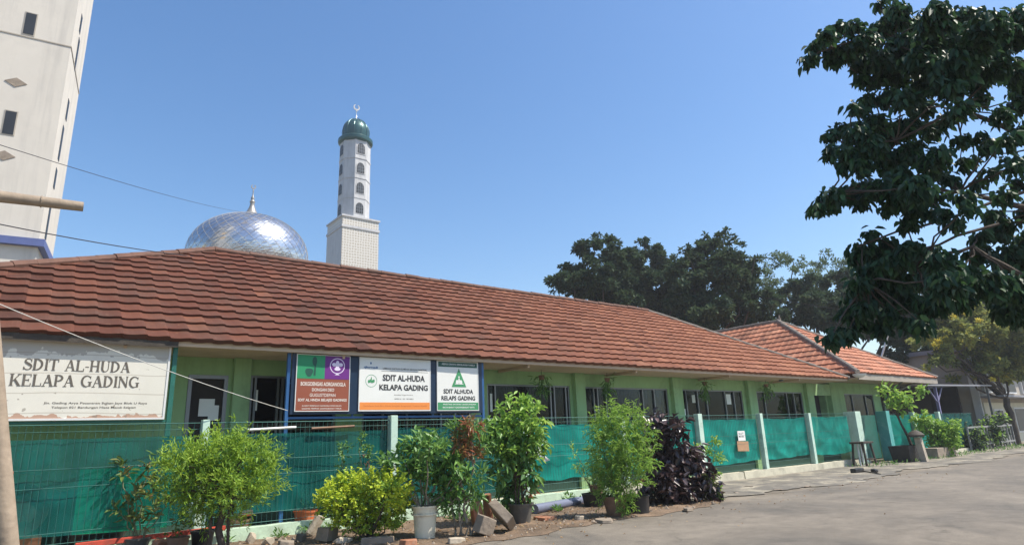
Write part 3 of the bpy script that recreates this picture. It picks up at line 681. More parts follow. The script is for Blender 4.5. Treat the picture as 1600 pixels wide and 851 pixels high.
b = MB().box(mc[0]-hs-.012, mc[0]-hs-.002, mc[1]-hs+0.02, mc[1]+hs-0.02, 0, zb-1.32); b.build('plain_side', M['minaret'], mnr)
zt = at(560, 222, D+1.9)[2]; rs = 1.58
b = MB().lathe((mc[0], mc[1], 0), [(rs*1.02, zb), (rs, zt)], 8, math.pi/8); b.build('shaft', M['minaret'], mnr)
nst = 4; st = (zt-zb)/nst
for k in range(1, nst):
    b = MB().lathe((mc[0], mc[1], zb+k*st-0.03), [(rs*0.9, 0), (rs*1.04, 0), (rs*1.04, 0.14), (rs*0.9, 0.14)], 8, math.pi/8); b.build('band', M['minaret'], mnr)
ap = rs*math.cos(math.pi/8)
def arch(w, h, n_=8): return [(-w/2, 0), (w/2, 0)]+[(w/2*math.cos(math.pi*k/n_), h-w/2+w/2*math.sin(math.pi*k/n_)*1.15) for k in range(n_+1)]
for k in range(nst):
    zc = zb+k*st+st*0.22
    for face in range(4):
        ang = -math.pi/2-face*math.pi/2; c, s = math.cos(ang), math.sin(ang)
        def put(mb, pts, d0, d1):
            nn = len(pts); v = []
            for d_ in (d0, d1):
                for x_, z_ in pts: v.append((mc[0]+c*(ap+d_)-s*x_, mc[1]+s*(ap+d_)+c*x_, zc+z_))
            mb.add(v, [tuple(range(nn)), tuple(range(nn, 2*nn))[::-1]]+[((i+1) % nn, i, nn+i, nn+(i+1) % nn) for i in range(nn)])
        b = MB(); put(b, arch(0.98, st*0.56), -0.1, 0.05); wd = b.build('window', M['minaret'], mnr)
        b = MB(); put(b, [(x_*0.84, z_*0.9+0.07) for x_, z_ in arch(0.98, st*0.56)], 0.0, 0.06); b.build('pane', M['glassdark'], wd)
        b = MB()
        for xx in (-.2, 0, .2): put(b, [(xx-.022, .1), (xx+.022, .1), (xx+.022, st*0.5), (xx-.022, st*0.5)], 0.062, 0.085)
        for zz in (0.35, 0.7): put(b, [(-.4, zz), (.4, zz), (.4, zz+.04), (-.4, zz+.04)], 0.0635, 0.082)
        b.build('bars', M['alu'], wd)
b = MB().lathe((mc[0], mc[1], zt), [(rs*0.95, -0.15), (rs*1.13, 0.0), (rs*1.15, 0.12), (rs*1.15, 0.36), (rs*1.05, 0.5), (rs*0.8, 0.5)], 32); b.build('balcony', M['teal_dome'], mnr, smooth=True)
rdm = 1.43; zd_ = zt+0.45
b = MB().lathe((mc[0], mc[1], zd_), [(rdm*0.93, 0), (rdm*0.97, 0.5), (rdm, 0.9), (rdm*0.97, 1.25), (rdm*0.88, 1.6), (rdm*0.72, 1.95), (rdm*0.5, 2.25), (rdm*0.25, 2.43), (0.02, 2.5)], 32)
dm = b.build('dome', M['teal_dome'], mnr, smooth=True)
for k in range(12):
    a = 2*math.pi*k/12
    MB().tube([(mc[0]+r_*math.cos(a), mc[1]+r_*math.sin(a), zd_+z) for r_, z in [(rdm*0.94, 0), (rdm*0.98, 0.5), (rdm*1.005, 0.9), (rdm*0.98, 1.25), (rdm*0.89, 1.61), (rdm*0.73, 1.96), (rdm*0.51, 2.26), (rdm*0.25, 2.45)]], 0.03, 5).build('rib', M['teal_dome'], dm)
b = MB().lathe((mc[0], mc[1], zd_+2.45), [(0.12, 0), (0.16, 0.12), (0.05, 0.25), (0.05, 0.95), (0.09, 1.05), (0.03, 1.15)], 12); b.build('finial', M['silver'], mnr, smooth=True)
b = MB(); crescent(b, (mc[0], mc[1], zd_+3.95), 0.36); b.build('crescent', M['minaret'], mnr)

# ================================================================== TOWER BLOCK
td = 34.0; tr = R_(-7.7)
T0 = at(60, 379, td); ux = np.array([math.cos(tr), math.sin(tr), 0]); uy = np.array([-math.sin(tr), math.cos(tr), 0])
dd = ray(86, 379); # depth of the side wall from the picture
A_ = np.array([[uy[0], -dd[0]], [uy[1], -dd[1]]]); sol = np.linalg.solve(A_, EYE[:2]-T0[:2]); dep = float(sol[0])
dep = min(max(dep, 3), 16)
W_ = 16.0; HT = 36.0
tower = thing('tower_block', 'tall off-white tower with slit windows, diamond vents and a blue band beyond the roof', 'building', (T0[0], T0[1], 0))
def tp_(a, d_, z): q = T0+ux*a+uy*d_; return (q[0], q[1], z)
def tbox(mb, a0, a1, d0, d1, z0, z1):
    v = [tp_(a, d_, z) for z in (z0, z1) for d_ in (d0, d1) for a in (a0, a1)]
    return mb.add(v, [(0,2,3,1),(4,5,7,6),(0,1,5,4),(2,6,7,3),(0,4,6,2),(1,3,7,5)])
b = MB(); tbox(b, -W_, 0, 0, dep, 0, HT); b.build('wall', M['tower'], tower)
zband = T0[2]
b = MB(); tbox(b, -W_-.25, .25, -.25, dep+.25, zband-0.22, zband+0.12); b.build('blue_band', M['bluetrim'], tower)
def on_front(x, y):
    nrm = -uy; d_ = ray(x, y); t = ((T0-EYE)@nrm)/(d_@nrm); q = EYE+d_*t; return float((q-T0)@ux), float(q[2])
def on_side(x, y):
    nrm = ux; d_ = ray(x, y); t = ((T0-EYE)@nrm)/(d_@nrm); q = EYE+d_*t; return float((q-T0)@uy), float(q[2])
zj = on_front(60, 62)[1]; zj2 = on_front(60, 345)[1]
for z in (zj,):
    b = MB(); tbox(b, -W_-.02, .03, -.03, dep+.02, z-0.03, z+0.03); b.build('joint', M['greywall'], tower)
for (x, y) in [(47, 38), (15, 192)]:
    a, z = on_front(x, y); hw, hh = 0.25, 0.62
    f = MB(); tbox(f, a-hw, a+hw, -.02, .3, z-hh, z+hh); f = f.build('window', M['greywall'], tower)
    q = MB(); tbox(q, a-hw+.05, a+hw-.05, -.035, .3, z-hh+.05, z+hh-.05); q.build('pane', M['glassdark'], f)
for (x, y) in [(25, 129), (6, 243)]:
    a, z = on_front(x, y); q = [(a-.42, z), (a, z-.24), (a+.42, z), (a, z+.24)]
    v = [tp_(p_[0], d_, p_[1]) for d_ in (-.03, .1) for p_ in q]
    MB().add(v, [(0,1,2,3), (7,6,5,4), (0,4,5,1), (1,5,6,2), (2,6,7,3), (3,7,4,0)]).build('diamond_vent', M['stone'], tower)
for (x, y, hh) in [(126, 38, .5), (120, 85, .9), (105, 172, .55), (95, 224, .9), (86, 279, .5), (75, 345, .9)]:
    d_, z = on_side(x, y); d_ = min(max(d_, 0.6), dep-0.6)
    q = MB(); tbox(q, -0.2, .02, d_-.22, d_+.22, z-hh, z+hh); q.build('side_window', M['glassdark'], tower)

# ================================================================== HOUSES AND CARPORT ON THE RIGHT
gh = thing('grey_house', 'grey two-storey house wall behind the carport with a cream front to the lane', 'building', (50, 15, 0))
b = MB(); b.box(45.5, 62, 12.9, 22, 0, 5.6); b.build('wall', M['greywall'], gh)
b = MB(); b.box(46.0, 61, 12.80, 12.897, 0.0, 2.5); b.build('cream_front', M['creamwall'], gh)
b = MB(); b.box(45.2, 62.3, 12.0, 22.3, 5.6, 5.85); b.build('roof', M['tinroof'], gh)
b = MB(); b.box(45.6, 62, 11.6, 12.88, 2.75, 2.87); b.build('canopy', M['tinroof'], gh)
b = MB(); b.box(45.38, 45.49, 12.75, 13.15, 0, 5.58); b.build('pilaster', M['white'], gh)
for (x0, x1, z0, z1) in [(46.6, 49, 3.1, 4.6), (50, 53, 3.1, 4.6), (54.5, 58, 3.1, 4.6), (47.5, 49.2, 1.0, 2.1), (51.5, 54, 0.6, 2.2)]:
    f = MB().box(x0, x1, 12.74, 12.91, z0, z1).build('window', M['white'], gh)
    MB().box(x0+.1, x1-.1, 12.72, 12.735, z0+.1, z1-.1).build('pane', M['glassdark'], f)
for (y0, y1, z0, z1) in [(13.8, 14.5, 1.3, 2.6), (15.5, 17.0, 3.2, 4.6)]:
    f = MB().box(45.44, 45.6, y0, y1, z0, z1).build('window', M['wood'], gh)
    MB().box(45.425, 45.435, y0+.08, y1-.08, z0+.08, z1-.08).build('pane', M['glassdark'], f)
bh = thing('tin_roof_house', 'brick house with a pale grey tin roof above the annex ridge', 'building', (47, 26, 0))
p0 = at(1335, 552, 46); p1 = at(1412, 566, 46)
b = MB().box(38, 52, 26, 33, 0, 6.4); b.build('wall', M['brick'], bh)
b = MB().add([(37, 25.2, 6.35), (53, 25.2, 6.35), (53, 30, 8.3), (37, 30, 8.3), (37, 34.5, 6.35), (53, 34.5, 6.35), (37, 25.2, 6.25), (53, 25.2, 6.25)], [(0,1,2,3), (3,2,5,4), (0,6,7,1), (0,3,4), (1,5,2)]); b.build('roof', M['tinroof'], bh)
for (x0, x1) in [(39.5, 41.5), (44, 46.5), (49, 51)]:
    f = MB().box(x0, x1, 25.95, 26.02, 3.6, 5.2).build('window', M['white'], bh); MB().box(x0+.1, x1-.1, 25.93, 25.945, 3.7, 5.1).build('pane', M['glassdark'], f)
cp = thing('carport', 'carport with a thin grey roof on a violet post between the annex and grey house', 'carport', (38, 12.5, 0))
b = MB().add([(33.6, 11.9, 3.25), (44.9, 11.9, 3.45), (44.9, 16, 3.75), (33.6, 16, 3.6), (33.6, 11.9, 3.17), (44.9, 11.9, 3.37), (44.9, 16, 3.67), (33.6, 16, 3.52)], [(0,1,2,3), (7,6,5,4), (0,4,5,1), (1,5,6,2), (2,6,7,3), (3,7,4,0)]); b.build('roof', M['tinroof'], cp)
MB().tube([(36.6, 12.1, 0), (36.6, 12.1, 3.2)], 0.09, 4, math.pi/4).build('post', M['purple'], cp)
MB().tube([(44.6, 12.1, 0), (44.6, 12.1, 3.35)], 0.07, 4, math.pi/4).build('post', M['alu'], cp)
MB().box(32.2, 44.9, 15.2, 15.3, 0, 3.5).build('back_shade_panel', M['dark'], cp); MB().box(44.95, 45.1, 13.7, 15.3, 0, 3.5).build('side_shade_panel', M['dark'], cp)  # dark panels added, the black shade under the carport put into their colour
for s in (-1, 1): MB().tube([(36.6, 12.1, 2.4), (36.6+s*0.95, 12.1, 3.18+s*0.02)], 0.04, 4, math.pi/4).build('brace', M['purple'], cp)
# ================================================================== FENCE
YF = 11.66
def FX(px, py=655): return float(onY(px, py, YF)[0])
fence = thing('mesh_fence', 'long green wire mesh fence with concrete posts in front of the school', 'fence', (12, YF, 0))
posts = [(-0.9, 1.93, .12), (FX(321), 1.98, .11), (FX(613), 2.02, .15), (9.35, 1.95, .13), (12.7, 1.95, .13), (FX(1090), 1.98, .20), (FX(1186), 1.97, .16), (FX(1262), 1.96, .16)]
for x, h, w_ in posts:
    m_ = M['post'] if x > 2 else M['postt']
    MB().box(x-w_/2, x+w_/2, YF-0.10, YF+0.06, 0, h).build('post', m_, fence, bevel=0.008)
ex = [-6.0]+[p[0] for p in posts]+[FX(1326)]
for i in range(len(ex)-1):
    x0, x1 = ex[i]+.08, ex[i+1]-.08
    b = MB(); n_ = int((x1-x0)/0.085)
    for k in range(n_+1):
        x = lerp(x0, x1, k/n_); r = 0.0032
        b.tube([(x, YF-.022, 0.22), (x, YF-.022, 1.86), (x, YF-0.034, 1.93)], r, 3)
    for z in (0.27, 0.42, 1.04, 1.30, 1.83, 1.93): b.tube([(x0, YF-0.028, z), (x1, YF-0.028, z)], 0.004 if z < 1.9 else 0.007, 4)
    b.build('mesh_panel', M['wire'], fence)
fence2 = thing('turquoise_fence', 'turquoise fence with wide pillars by the gateway beside the dark stool', 'fence', (30, YF, 0))
x = FX(1338); MB().box(x-.28, x+.18, YF-.12, YF+.35, 0, 2.0).build('pillar', M['post'], fence2, bevel=0.01)
x = FX(1381); MB().box(x-.24, x+.10, YF-.22, YF+.2, 0, 2.0).build('pillar', M['postt'], fence2, bevel=0.01)
for px in (1426, 1466): x = FX(px); MB().box(x-.12, x+.10, YF-.10, YF+.08, 0, 1.95).build('post', M['post'], fence2, bevel=0.01)
MB().box(FX(1344), FX(1372), YF+0.1, YF+0.14, .15, 1.85).build('gate_leaf', M['tealmetal'], fence2)
for a, c in ((FX(1386), FX(1424)), (FX(1428), FX(1464)), (FX(1468), 39.6)):
    b = MB(); n_ = int((c-a)/0.12)
    for k in range(n_+1): x = lerp(a, c, k/n_); b.tube([(x, YF, .2), (x, YF, 1.9)], .004, 3)
    for z in (.3, 1.0, 1.85): b.tube([(a, YF-.006, z), (c, YF-.006, z)], .006, 4)
    b.build('mesh_panel', M['wire'], fence2)

# netting tied behind the wires, one sheet to each bay
def net(x0, x1, z0, z1, y, m_, label, seed, sag=0.06, folds=0.02, rag=0.05, group='green nets tied along the fence'):
    r = np.random.default_rng(seed); nx = max(12, int((x1-x0)/0.05)); ny = 24; vs = []; fs = []
    ph = r.uniform(0, 6, 6)
    for j in range(ny+1):
        for i in range(nx+1):
            u = i/nx; v = j/ny; x = lerp(x0, x1, u)
            zt = z1-sag*0.12*math.sin(math.pi*u)+0.004*math.sin(x*9+ph[0]); zb = z0-sag*math.sin(math.pi*u)*(0.5+0.5*math.sin(ph[1]))+rag*math.sin(x*1.3+ph[2])*0.5+rag*0.15*math.sin(x*7+ph[3])
            f = folds*(math.sin(x*11+2*math.sin(x*3.1+ph[3])+ph[4]+v*2.2*math.sin(ph[5]))*0.35+0.5*math.sin(x*4+v*3+ph[1])+1.1*math.sin((v*9+1.6*math.sin(x*1.9+ph[5]))+ph[2])*(1-v)**1.5)
            vs.append((x, y+0.02+abs(f)*0.9, lerp(zb, zt, v)))
    for j in range(ny):
        for i in range(nx):
            a = j*(nx+1)+i; fs.append((a, a+1, a+nx+2, a+nx+1))
    o = MB().add(vs, fs).build('shade_net', m_, loc=((x0+x1)/2, y, (z0+z1)/2), smooth=True, fixn=False)
    return tag(o, label, 'net', group)
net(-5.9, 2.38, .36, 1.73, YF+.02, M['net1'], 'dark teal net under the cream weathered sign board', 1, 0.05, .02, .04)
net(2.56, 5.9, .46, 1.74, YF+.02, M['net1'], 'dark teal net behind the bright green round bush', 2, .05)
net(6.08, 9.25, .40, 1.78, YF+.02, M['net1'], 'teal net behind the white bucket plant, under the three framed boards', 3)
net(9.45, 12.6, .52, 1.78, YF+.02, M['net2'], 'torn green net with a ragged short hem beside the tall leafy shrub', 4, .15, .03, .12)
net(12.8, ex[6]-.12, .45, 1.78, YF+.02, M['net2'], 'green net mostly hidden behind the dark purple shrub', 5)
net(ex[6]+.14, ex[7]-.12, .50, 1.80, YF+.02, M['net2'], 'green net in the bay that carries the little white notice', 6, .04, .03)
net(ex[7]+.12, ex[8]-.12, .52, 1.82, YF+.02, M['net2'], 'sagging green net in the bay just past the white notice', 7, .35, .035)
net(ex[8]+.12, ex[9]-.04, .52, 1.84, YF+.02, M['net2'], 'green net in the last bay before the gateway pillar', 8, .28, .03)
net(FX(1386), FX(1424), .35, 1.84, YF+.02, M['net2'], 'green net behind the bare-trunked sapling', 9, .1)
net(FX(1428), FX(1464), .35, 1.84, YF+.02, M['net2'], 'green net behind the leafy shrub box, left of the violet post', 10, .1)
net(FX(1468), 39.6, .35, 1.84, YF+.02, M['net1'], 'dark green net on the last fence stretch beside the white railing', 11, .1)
tp = net(.85, 2.1, .34, 1.28, YF+.12, M['lit_net'], 'added bright green layer for the sunlit patch of the dark net under the cream sign', 12, .02, .006, .03, None); tp.name = 'lit_net_patch'; tp['category'] = 'lit net patch';  # added layer, the sunlit part of the net put into its bright colour

# low kerb wall under the fence, three painted lengths
def kerb(x0, x1, h, m_, label, seed):
    r = np.random.default_rng(seed); n_ = int((x1-x0)/0.25); b = MB()
    vs = []; fs = []
    for i in range(n_+1):
        x = lerp(x0, x1, i/n_); hh = h+r.normal(0, .008); o_ = r.normal(0, .006)
        vs += [(x, YF-.13+o_, -.02), (x, YF-.11+o_, hh), (x, YF+.07, hh+r.normal(0, .004)), (x, YF+.07, -.02)]
    for i in range(n_):
        a = 4*i
        for k in range(3): fs.append((a+k, a+4+k, a+5+k, a+k+1))
    fs += [(0,1,2,3), (4*n_+3, 4*n_+2, 4*n_+1, 4*n_)]
    return tag(b.add(vs, fs).build('low_wall', m_, loc=((x0+x1)/2, YF, 0), bevel=0.006), label, 'low wall', 'low walls carrying the fence')
kerb(-6, 12.2, .21, M['kerbg'], 'mint painted low wall with peeling paint behind the potted plants', 1)
kerb(12.25, 17.9, .22, M['kerb'], 'dirty cream low wall from the purple shrub to the white notice bay', 2)
kerb(17.95, FX(1326), .22, M['kerb'], 'dirty cream low wall running to the gateway pillar', 3)
kerb(FX(1387), 39, .16, M['kerb'], 'low wall beyond the turquoise pillar, behind the shrub boxes', 4)

# ================================================================== SIGNS
GLY = {}
def stroke(path, ws):
    out = []
    for i in range(len(path)-1):
        (x0, z0), (x1, z1) = path[i], path[i+1]
        def nrm(k):
            a = path[max(k-1, 0)]; c = path[min(k+1, len(path)-1)]; dx, dz = c[0]-a[0], c[1]-a[1]; q = math.hypot(dx, dz) or 1
            return -dz/q, dx/q
        n0, n1 = nrm(i), nrm(i+1); a, c = ws[i]/2, ws[i+1]/2
        out.append([(x0+n0[0]*a, z0+n0[1]*a), (x0-n0[0]*a, z0-n0[1]*a), (x1-n1[0]*c, z1-n1[1]*c), (x1+n1[0]*c, z1+n1[1]*c)])
    return out
TK, TN, SH = .17, .07, .045
def rect(x0, x1, z0, z1): return [(x0, z0), (x1, z0), (x1, z1), (x0, z1)]
def stem_(x, t=TK, top=True, bot=True, e=.06):
    o = [rect(x, x+t, 0, 1)]
    if bot: o.append(rect(x-e, x+t+e, 0, SH))
    if top: o.append(rect(x-e, x+t+e, 1-SH, 1))
    return o
def arc(cx, cz, rx, rz, a0, a1, wf, n_=12):
    p = []; ws = []
    for k in range(n_+1):
        a = a0+(a1-a0)*k/n_; p.append((cx+rx*math.cos(a), cz+rz*math.sin(a))); ws.append(wf(a))
    return stroke(p, ws)
hv = lambda a: TN+(TK-TN)*abs(math.cos(a))
P_ = math.pi
GLY['I'] = (stem_(.08), .33)
GLY['T'] = (stem_(.30, top=False)+[rect(.02, .75, 1-.06, 1), rect(.02, .07, .76, .94), rect(.70, .75, .76, .94)], .80)
GLY['L'] = (stem_(.08)+[rect(.25, .68, 0, .06), rect(.63, .68, .06, .27)], .72)
GLY['E'] = (stem_(.08)+[rect(.25, .68, 0, .06), rect(.63, .68, .06, .25), rect(.25, .66, .94, 1), rect(.61, .66, .76, .94), rect(.25, .5, .48, .54), rect(.48, .52, .40, .62)], .74)
GLY['H'] = (stem_(.08)+stem_(.60)+[rect(.25, .60, .47, .54)], .88)
GLY['N'] = (stem_(.12, TN)+stem_(.70, TN, bot=False)+stroke([(.13, .97), (.73, .04)], [TK, TK]), .90)
GLY['A'] = (stroke([(.40, .98), (.12, .03)], [TN, TN])+stroke([(.40, .98), (.69, .03)], [TK, TK])+[rect(.0, .25, 0, SH), rect(.55, .84, 0, SH), rect(.2, .60, .30, .36)], .84)
GLY['K'] = (stem_(.08)+stroke([(.26, .40), (.68, .97)], [TN, TN])+stroke([(.36, .56), (.72, .03)], [TK, TK])+[rect(.55, .82, 1-SH, 1), rect(.58, .86, 0, SH)], .86)
GLY['D'] = (stem_(.08)+arc(.25, .5, .44, .465, -P_/2, P_/2, hv, 16), .86)
GLY['P'] = (stem_(.08)+arc(.25, .715, .36, .25, -P_/2, P_/2, hv, 12), .74)
GLY['U'] = (stem_(.08, bot=False)[0:1]+[rect(.02, .31, 1-SH, 1)]+[rect(.62, .69, .3, 1), rect(.54, .77, 1-SH, 1)]+arc(.41, .32, .245, .29, P_, 2*P_, lambda a: TN+(TK-TN)*max(0, -math.cos(a)), 12), .82)
GLY['U'][0][0] = rect(.08, .25, .30, 1)
GLY['G'] = (arc(.46, .5, .36, .47, .25*P_, 1.72*P_, lambda a: TN+(TK-TN)*max(0, -math.cos(a))**.7, 18)+[rect(.64, .81, .05, .46), rect(.56, .88, .46-SH, .46), rect(.72, .77, .72, .95)], .90)
sp = [(.58, .80), (.52, .91), (.40, .965), (.26, .95), (.15, .86), (.14, .73), (.24, .62), (.40, .53), (.55, .43), (.62, .30), (.57, .14), (.45, .045), (.30, .03), (.16, .09), (.08, .22)]
GLY['S'] = (stroke(sp, [.06, .07, .07, .08, .12, .16, .18, .19, .18, .16, .12, .08, .07, .07, .06])+[rect(.57, .62, .70, .97), rect(.05, .10, .03, .30)], .70)
GLY['-'] = ([rect(.05, .33, .36, .44)], .38)
GLY[' '] = ([], .45)
def serif(mb, s, x0, x1, z0, z1, y):
    wd = sum(GLY[c][1] for c in s); sx = (x1-x0)/wd; sz = z1-z0; x = x0; k = 0
    for c in s:
        for poly in GLY[c][0]:
            k += 1; mb.plate([(x+p[0]*sx, z0+p[1]*sz) for p in poly], y-0.002-0.0004*(k % 9), y+0.001)
        x += GLY[c][1]*sx
def SX(px, py): q = onY(px, py, 11.68); return float(q[0]), float(q[2])
# weathered board material: cream with grey peeling along the top, rust at the foot
bm_ = mat('weathered_board', (0.66, 0.635, 0.55), 0.6, 0.05, 2); n = bm_.node_tree.nodes; l = bm_.node_tree.links
tc = n['Texture Coordinate']; sp_ = n.new('ShaderNodeSeparateXYZ'); l.new(tc.outputs['Object'], sp_.inputs[0])
def mth(op, a, c):
    x = n.new('ShaderNodeMath'); x.operation = op
    for i, q in enumerate((a, c)):
        if isinstance(q, (int, float)): x.inputs[i].default_value = q
        else: l.new(q, x.inputs[i])
    return x.outputs[0]
def nz(s, d_=5, vec=None):
    x = n.new('ShaderNodeTexNoise'); x.inputs['Scale'].default_value = s; x.inputs['Detail'].default_value = d_; l.new(vec or tc.outputs['Object'], x.inputs['Vector']); return x.outputs['Fac']
def mixc(f, a, c):
    x = n.new('ShaderNodeMix'); x.data_type = 'RGBA'; l.new(f, x.inputs['Factor']); l.new(a, x.inputs['A']); x.inputs['B'].default_value = c+(1,); return x.outputs['Result']
basec = n['Principled BSDF'].inputs['Base Color'].links[0].from_socket
zz = sp_.outputs['Z']
f1 = mth('GREATER_THAN', mth('ADD', mth('MULTIPLY', zz, 1.0), mth('MULTIPLY', nz(5, 4), 0.55)), 3.30)
c1 = mixc(mth('MULTIPLY', f1, 0.7), basec, (0.33, 0.30, 0.26))
f2 = mth('LESS_THAN', mth('ADD', zz, mth('MULTIPLY', nz(7, 4), -0.22)), 1.952)
c2 = mixc(mth('MULTIPLY', f2, 0.7), c1, (0.36, 0.14, 0.06))
f3 = mth('GREATER_THAN', nz(9, 3), 0.71); c3 = mixc(mth('MULTIPLY', f3, 0.6), c2, (0.20, 0.17, 0.13))
wv = n.new('ShaderNodeTexWave'); wv.wave_type = 'BANDS'; wv.bands_direction = 'Z'; wv.inputs['Scale'].default_value = 1.05; wv.inputs['Distortion'].default_value = 1.2; wv.inputs['Detail'].default_value = 2; wv.inputs['Detail Scale'].default_value = 0.6
l.new(tc.outputs['Object'], wv.inputs['Vector']); r9 = ramp(n, [(0.0, (0.5,)*3), (0.012, (0, 0, 0))]); l.new(wv.outputs['Fac'], r9.inputs['Fac'])
c4 = mixc(r9.outputs['Color'], c3, (0.3, 0.25, 0.19))
l.new(c4, n['Principled BSDF'].inputs['Base Color'])

s1 = thing('school_sign', 'weathered cream sign board with serif lettering on green posts above the teal net', 'sign', (.7, 11.74, 0))
x1, z1s = SX(268, 533); x1b, zb1 = SX(258, 655)
BX0, BX1, BZ0, BZ1 = -.72, 1.86, 2.03, 3.17
b = MB().box(BX0, BX1, 11.69, 11.712, BZ0, BZ1); brd = b.build('board', bm_, s1)
b = MB(); w_ = .03
b.box(BX0-w_, BX0, 11.68, 11.73, BZ0-w_, BZ1+w_); b.box(BX1, BX1+w_, 11.68, 11.73, BZ0-w_, BZ1+w_); b.box(BX0, BX1, 11.68, 11.73, BZ0-w_, BZ0); b.box(BX0, BX1, 11.68, 11.73, BZ1, BZ1+w_)
b.build('border', M['white'], brd)
(xa, za), (xb, zb_) = SX(36, 571), SX(204, 575); (xc, zc_), (xd, zd2) = SX(14, 595), SX(218, 599)
b = MB(); serif(b, 'SDIT AL-HUDA', xa, xb, 2.735, 2.905, 11.689); serif(b, 'KELAPA GADING', xc, xd, 2.50, 2.675, 11.689); b.build('lettering', M['grey_txt'], brd)
b = MB(); text_mesh(b, 'Jln. Gading Arya Pesantren Sultan Jaya Blok U Raya', SX(68, 630)[0], SX(230, 630)[0], 2.232, 2.272, 11.687, .01)
text_mesh(b, 'Telepon 021 Bandungan Hiasa Masuk Selatan', SX(80, 638)[0], SX(212, 638)[0], 2.167, 2.207, 11.687, .01); b.build('small_lettering', M['grey_txt'], brd)
for x, y_ in ((1.965, 11.76), (-.86, 11.76)):
    MB().tube([(x, y_, 0), (x, y_, 3.24)], .05, 4, P_/4).build('post', M['tealmetal'], s1, bevel=.004)
b = MB(); b.box(-.82, 1.93, 11.735, 11.775, 3.20, 3.25); b.box(-.82, 1.93, 11.735, 11.775, 1.955, 1.99); b.build('rail', M['tealmetal'], s1); MB().box(-.84, 1.97, 11.575, 11.600, 3.165, 3.26).build('eave_shade_strip', M['wood'], s1)  # dark strip over the board is added to stand for the eave's shadow
for x in (-.3, .45, 1.3): MB().tube([(x, 11.73, 1.985), (x, 11.72, 2.03)], .012, 6).build('bracket', M['alu'], s1)

s2 = thing('notice_board_frame', 'blue steel frame holding three printed boards in a row above the fence', 'sign', (6, 11.76, 0))
fx0, fx1, fz0, fz1 = 3.90, 8.28, 2.00, 3.24
for x in (3.885, 8.30): MB().tube([(x, 11.77, 0), (x, 11.77, 3.26)], .045, 4, P_/4).build('post', M['bluelight'], s2, bevel=.004)
b = MB()
for z in (2.0, 3.225): b.box(3.91, 8.28, 11.755, 11.79, z-.02, z+.02)
for x in (5.17, 6.99): b.box(x-.018, x+.018, 11.752, 11.79, 2.02, 3.20)
b.box(3.91, 8.28, 11.762, 11.785, 2.62, 2.645); b.build('frame', M['bluelight'], s2)
MB().box(3.93, 8.26, 11.715, 11.735, 2.06, 3.215).build('backing', M['bluemetal'], s2)
def board(x0, x1, z0, z1, m_, label, border=M['white'], bw=.014):
    o = MB().box(x0, x1, 11.695, 11.713, z0, z1).build('board', m_, s2, label=label)
    b = MB(); b.box(x0-bw, x0, 11.69, 11.714, z0-bw, z1+bw); b.box(x1, x1+bw, 11.69, 11.714, z0-bw, z1+bw); b.box(x0, x1, 11.69, 11.714, z0-bw, z0); b.box(x0, x1, 11.69, 11.714, z1, z1+bw)
    b.build('border', border, o); return o
c_brown = mat('brown_print', (0.27, 0.075, 0.04), .5, .06); c_green = mat('green_print', (0.02, 0.26, 0.11), .5, .05); c_purple = mat('purple_print', (0.14, 0.02, 0.20), .5, .05)
c_white = mat('white_print', (0.74, 0.74, 0.70), .5, .03); c_orange = mat('orange_print', (0.78, 0.26, 0.06), .5, .03); c_dg = mat('dark_green_print', (0.015, 0.085, 0.06), .5, .05)
c_lg = mat('grass_green_print', (0.06, 0.28, 0.12), .5, .05); c_lilac = mat('lilac_print', (0.72, 0.62, 0.78), .5, .03); c_bluet = mat('blue_print', (0.03, 0.12, 0.28), .5, .05); c_og = mat('rust_print', (0.50, 0.14, 0.04), .5, .05)
yb = 11.695
# first board
bx0, bx1, bz0, bz1 = 4.02, 5.055, 2.125, 3.165; xm = lerp(bx0, bx1, .515); zm = bz0+.595
B1 = board(bx0, bx1, bz0, bz1, c_brown, 'brown board with green and purple squares on top')
MB().box(bx0, xm, yb-.003, yb-.0005, zm, bz1).build('green_square', c_green, B1); MB().box(xm, bx1, yb-.003, yb-.0005, zm, bz1).build('purple_square', c_purple, B1)
def blob(mb, cx_, cz, rx, rz, y, n_=18, f=lambda a: 1): mb.plate([(cx_+rx*f(2*P_*k/n_)*math.cos(2*P_*k/n_), cz+rz*f(2*P_*k/n_)*math.sin(2*P_*k/n_)) for k in range(n_)], y-.001, y)
b = MB(); cxg = bx0+.28; blob(b, cxg-.05, zm+.12, .075, .08, yb-.004, f=lambda a: 1+.1*math.sin(3*a)); blob(b, cxg+.05, zm+.33, .045, .085, yb-.0045)
for q in stroke([(cxg+.06, zm+.40), (cxg+.065, zm+.25), (cxg+.055, zm+.06)], [.03, .03, .04]): b.plate(q, yb-.006, yb-.005)
b.build('kernel_emblem', c_dg, B1)
b = MB(); cxp = lerp(xm, bx1, .5); czp = zm+.255
for k in range(28):
    a0, a1 = 2*P_*k/28, 2*P_*(k+1)/28; b.plate([(cxp+.152*math.cos(a0), czp+.152*math.sin(a0)), (cxp+.152*math.cos(a1), czp+.152*math.sin(a1)), (cxp+.137*math.cos(a1), czp+.137*math.sin(a1)), (cxp+.137*math.cos(a0), czp+.137*math.sin(a0))], yb-.0045, yb-.0035)
blob(b, cxp, czp+.02, .034, .098, yb-.005, 20, lambda a: 1+.15*math.cos(2*a)); blob(b, cxp-.068, czp+.025, .042, .036, yb-.0055); blob(b, cxp+.068, czp+.025, .042, .036, yb-.0055); blob(b, cxp, czp-.06, .062, .032, yb-.006)
b.plate(rect(cxp-.08, cxp+.08, czp-.002, czp+.018), yb-.0075, yb-.0065)
b.plate([(cxp-.02, czp-.15), (cxp+.02, czp-.15), (cxp+.075, czp-.20), (cxp+.045, czp-.175), (cxp-.045, czp-.175), (cxp-.075, czp-.20)], yb-.0045, yb-.0035)
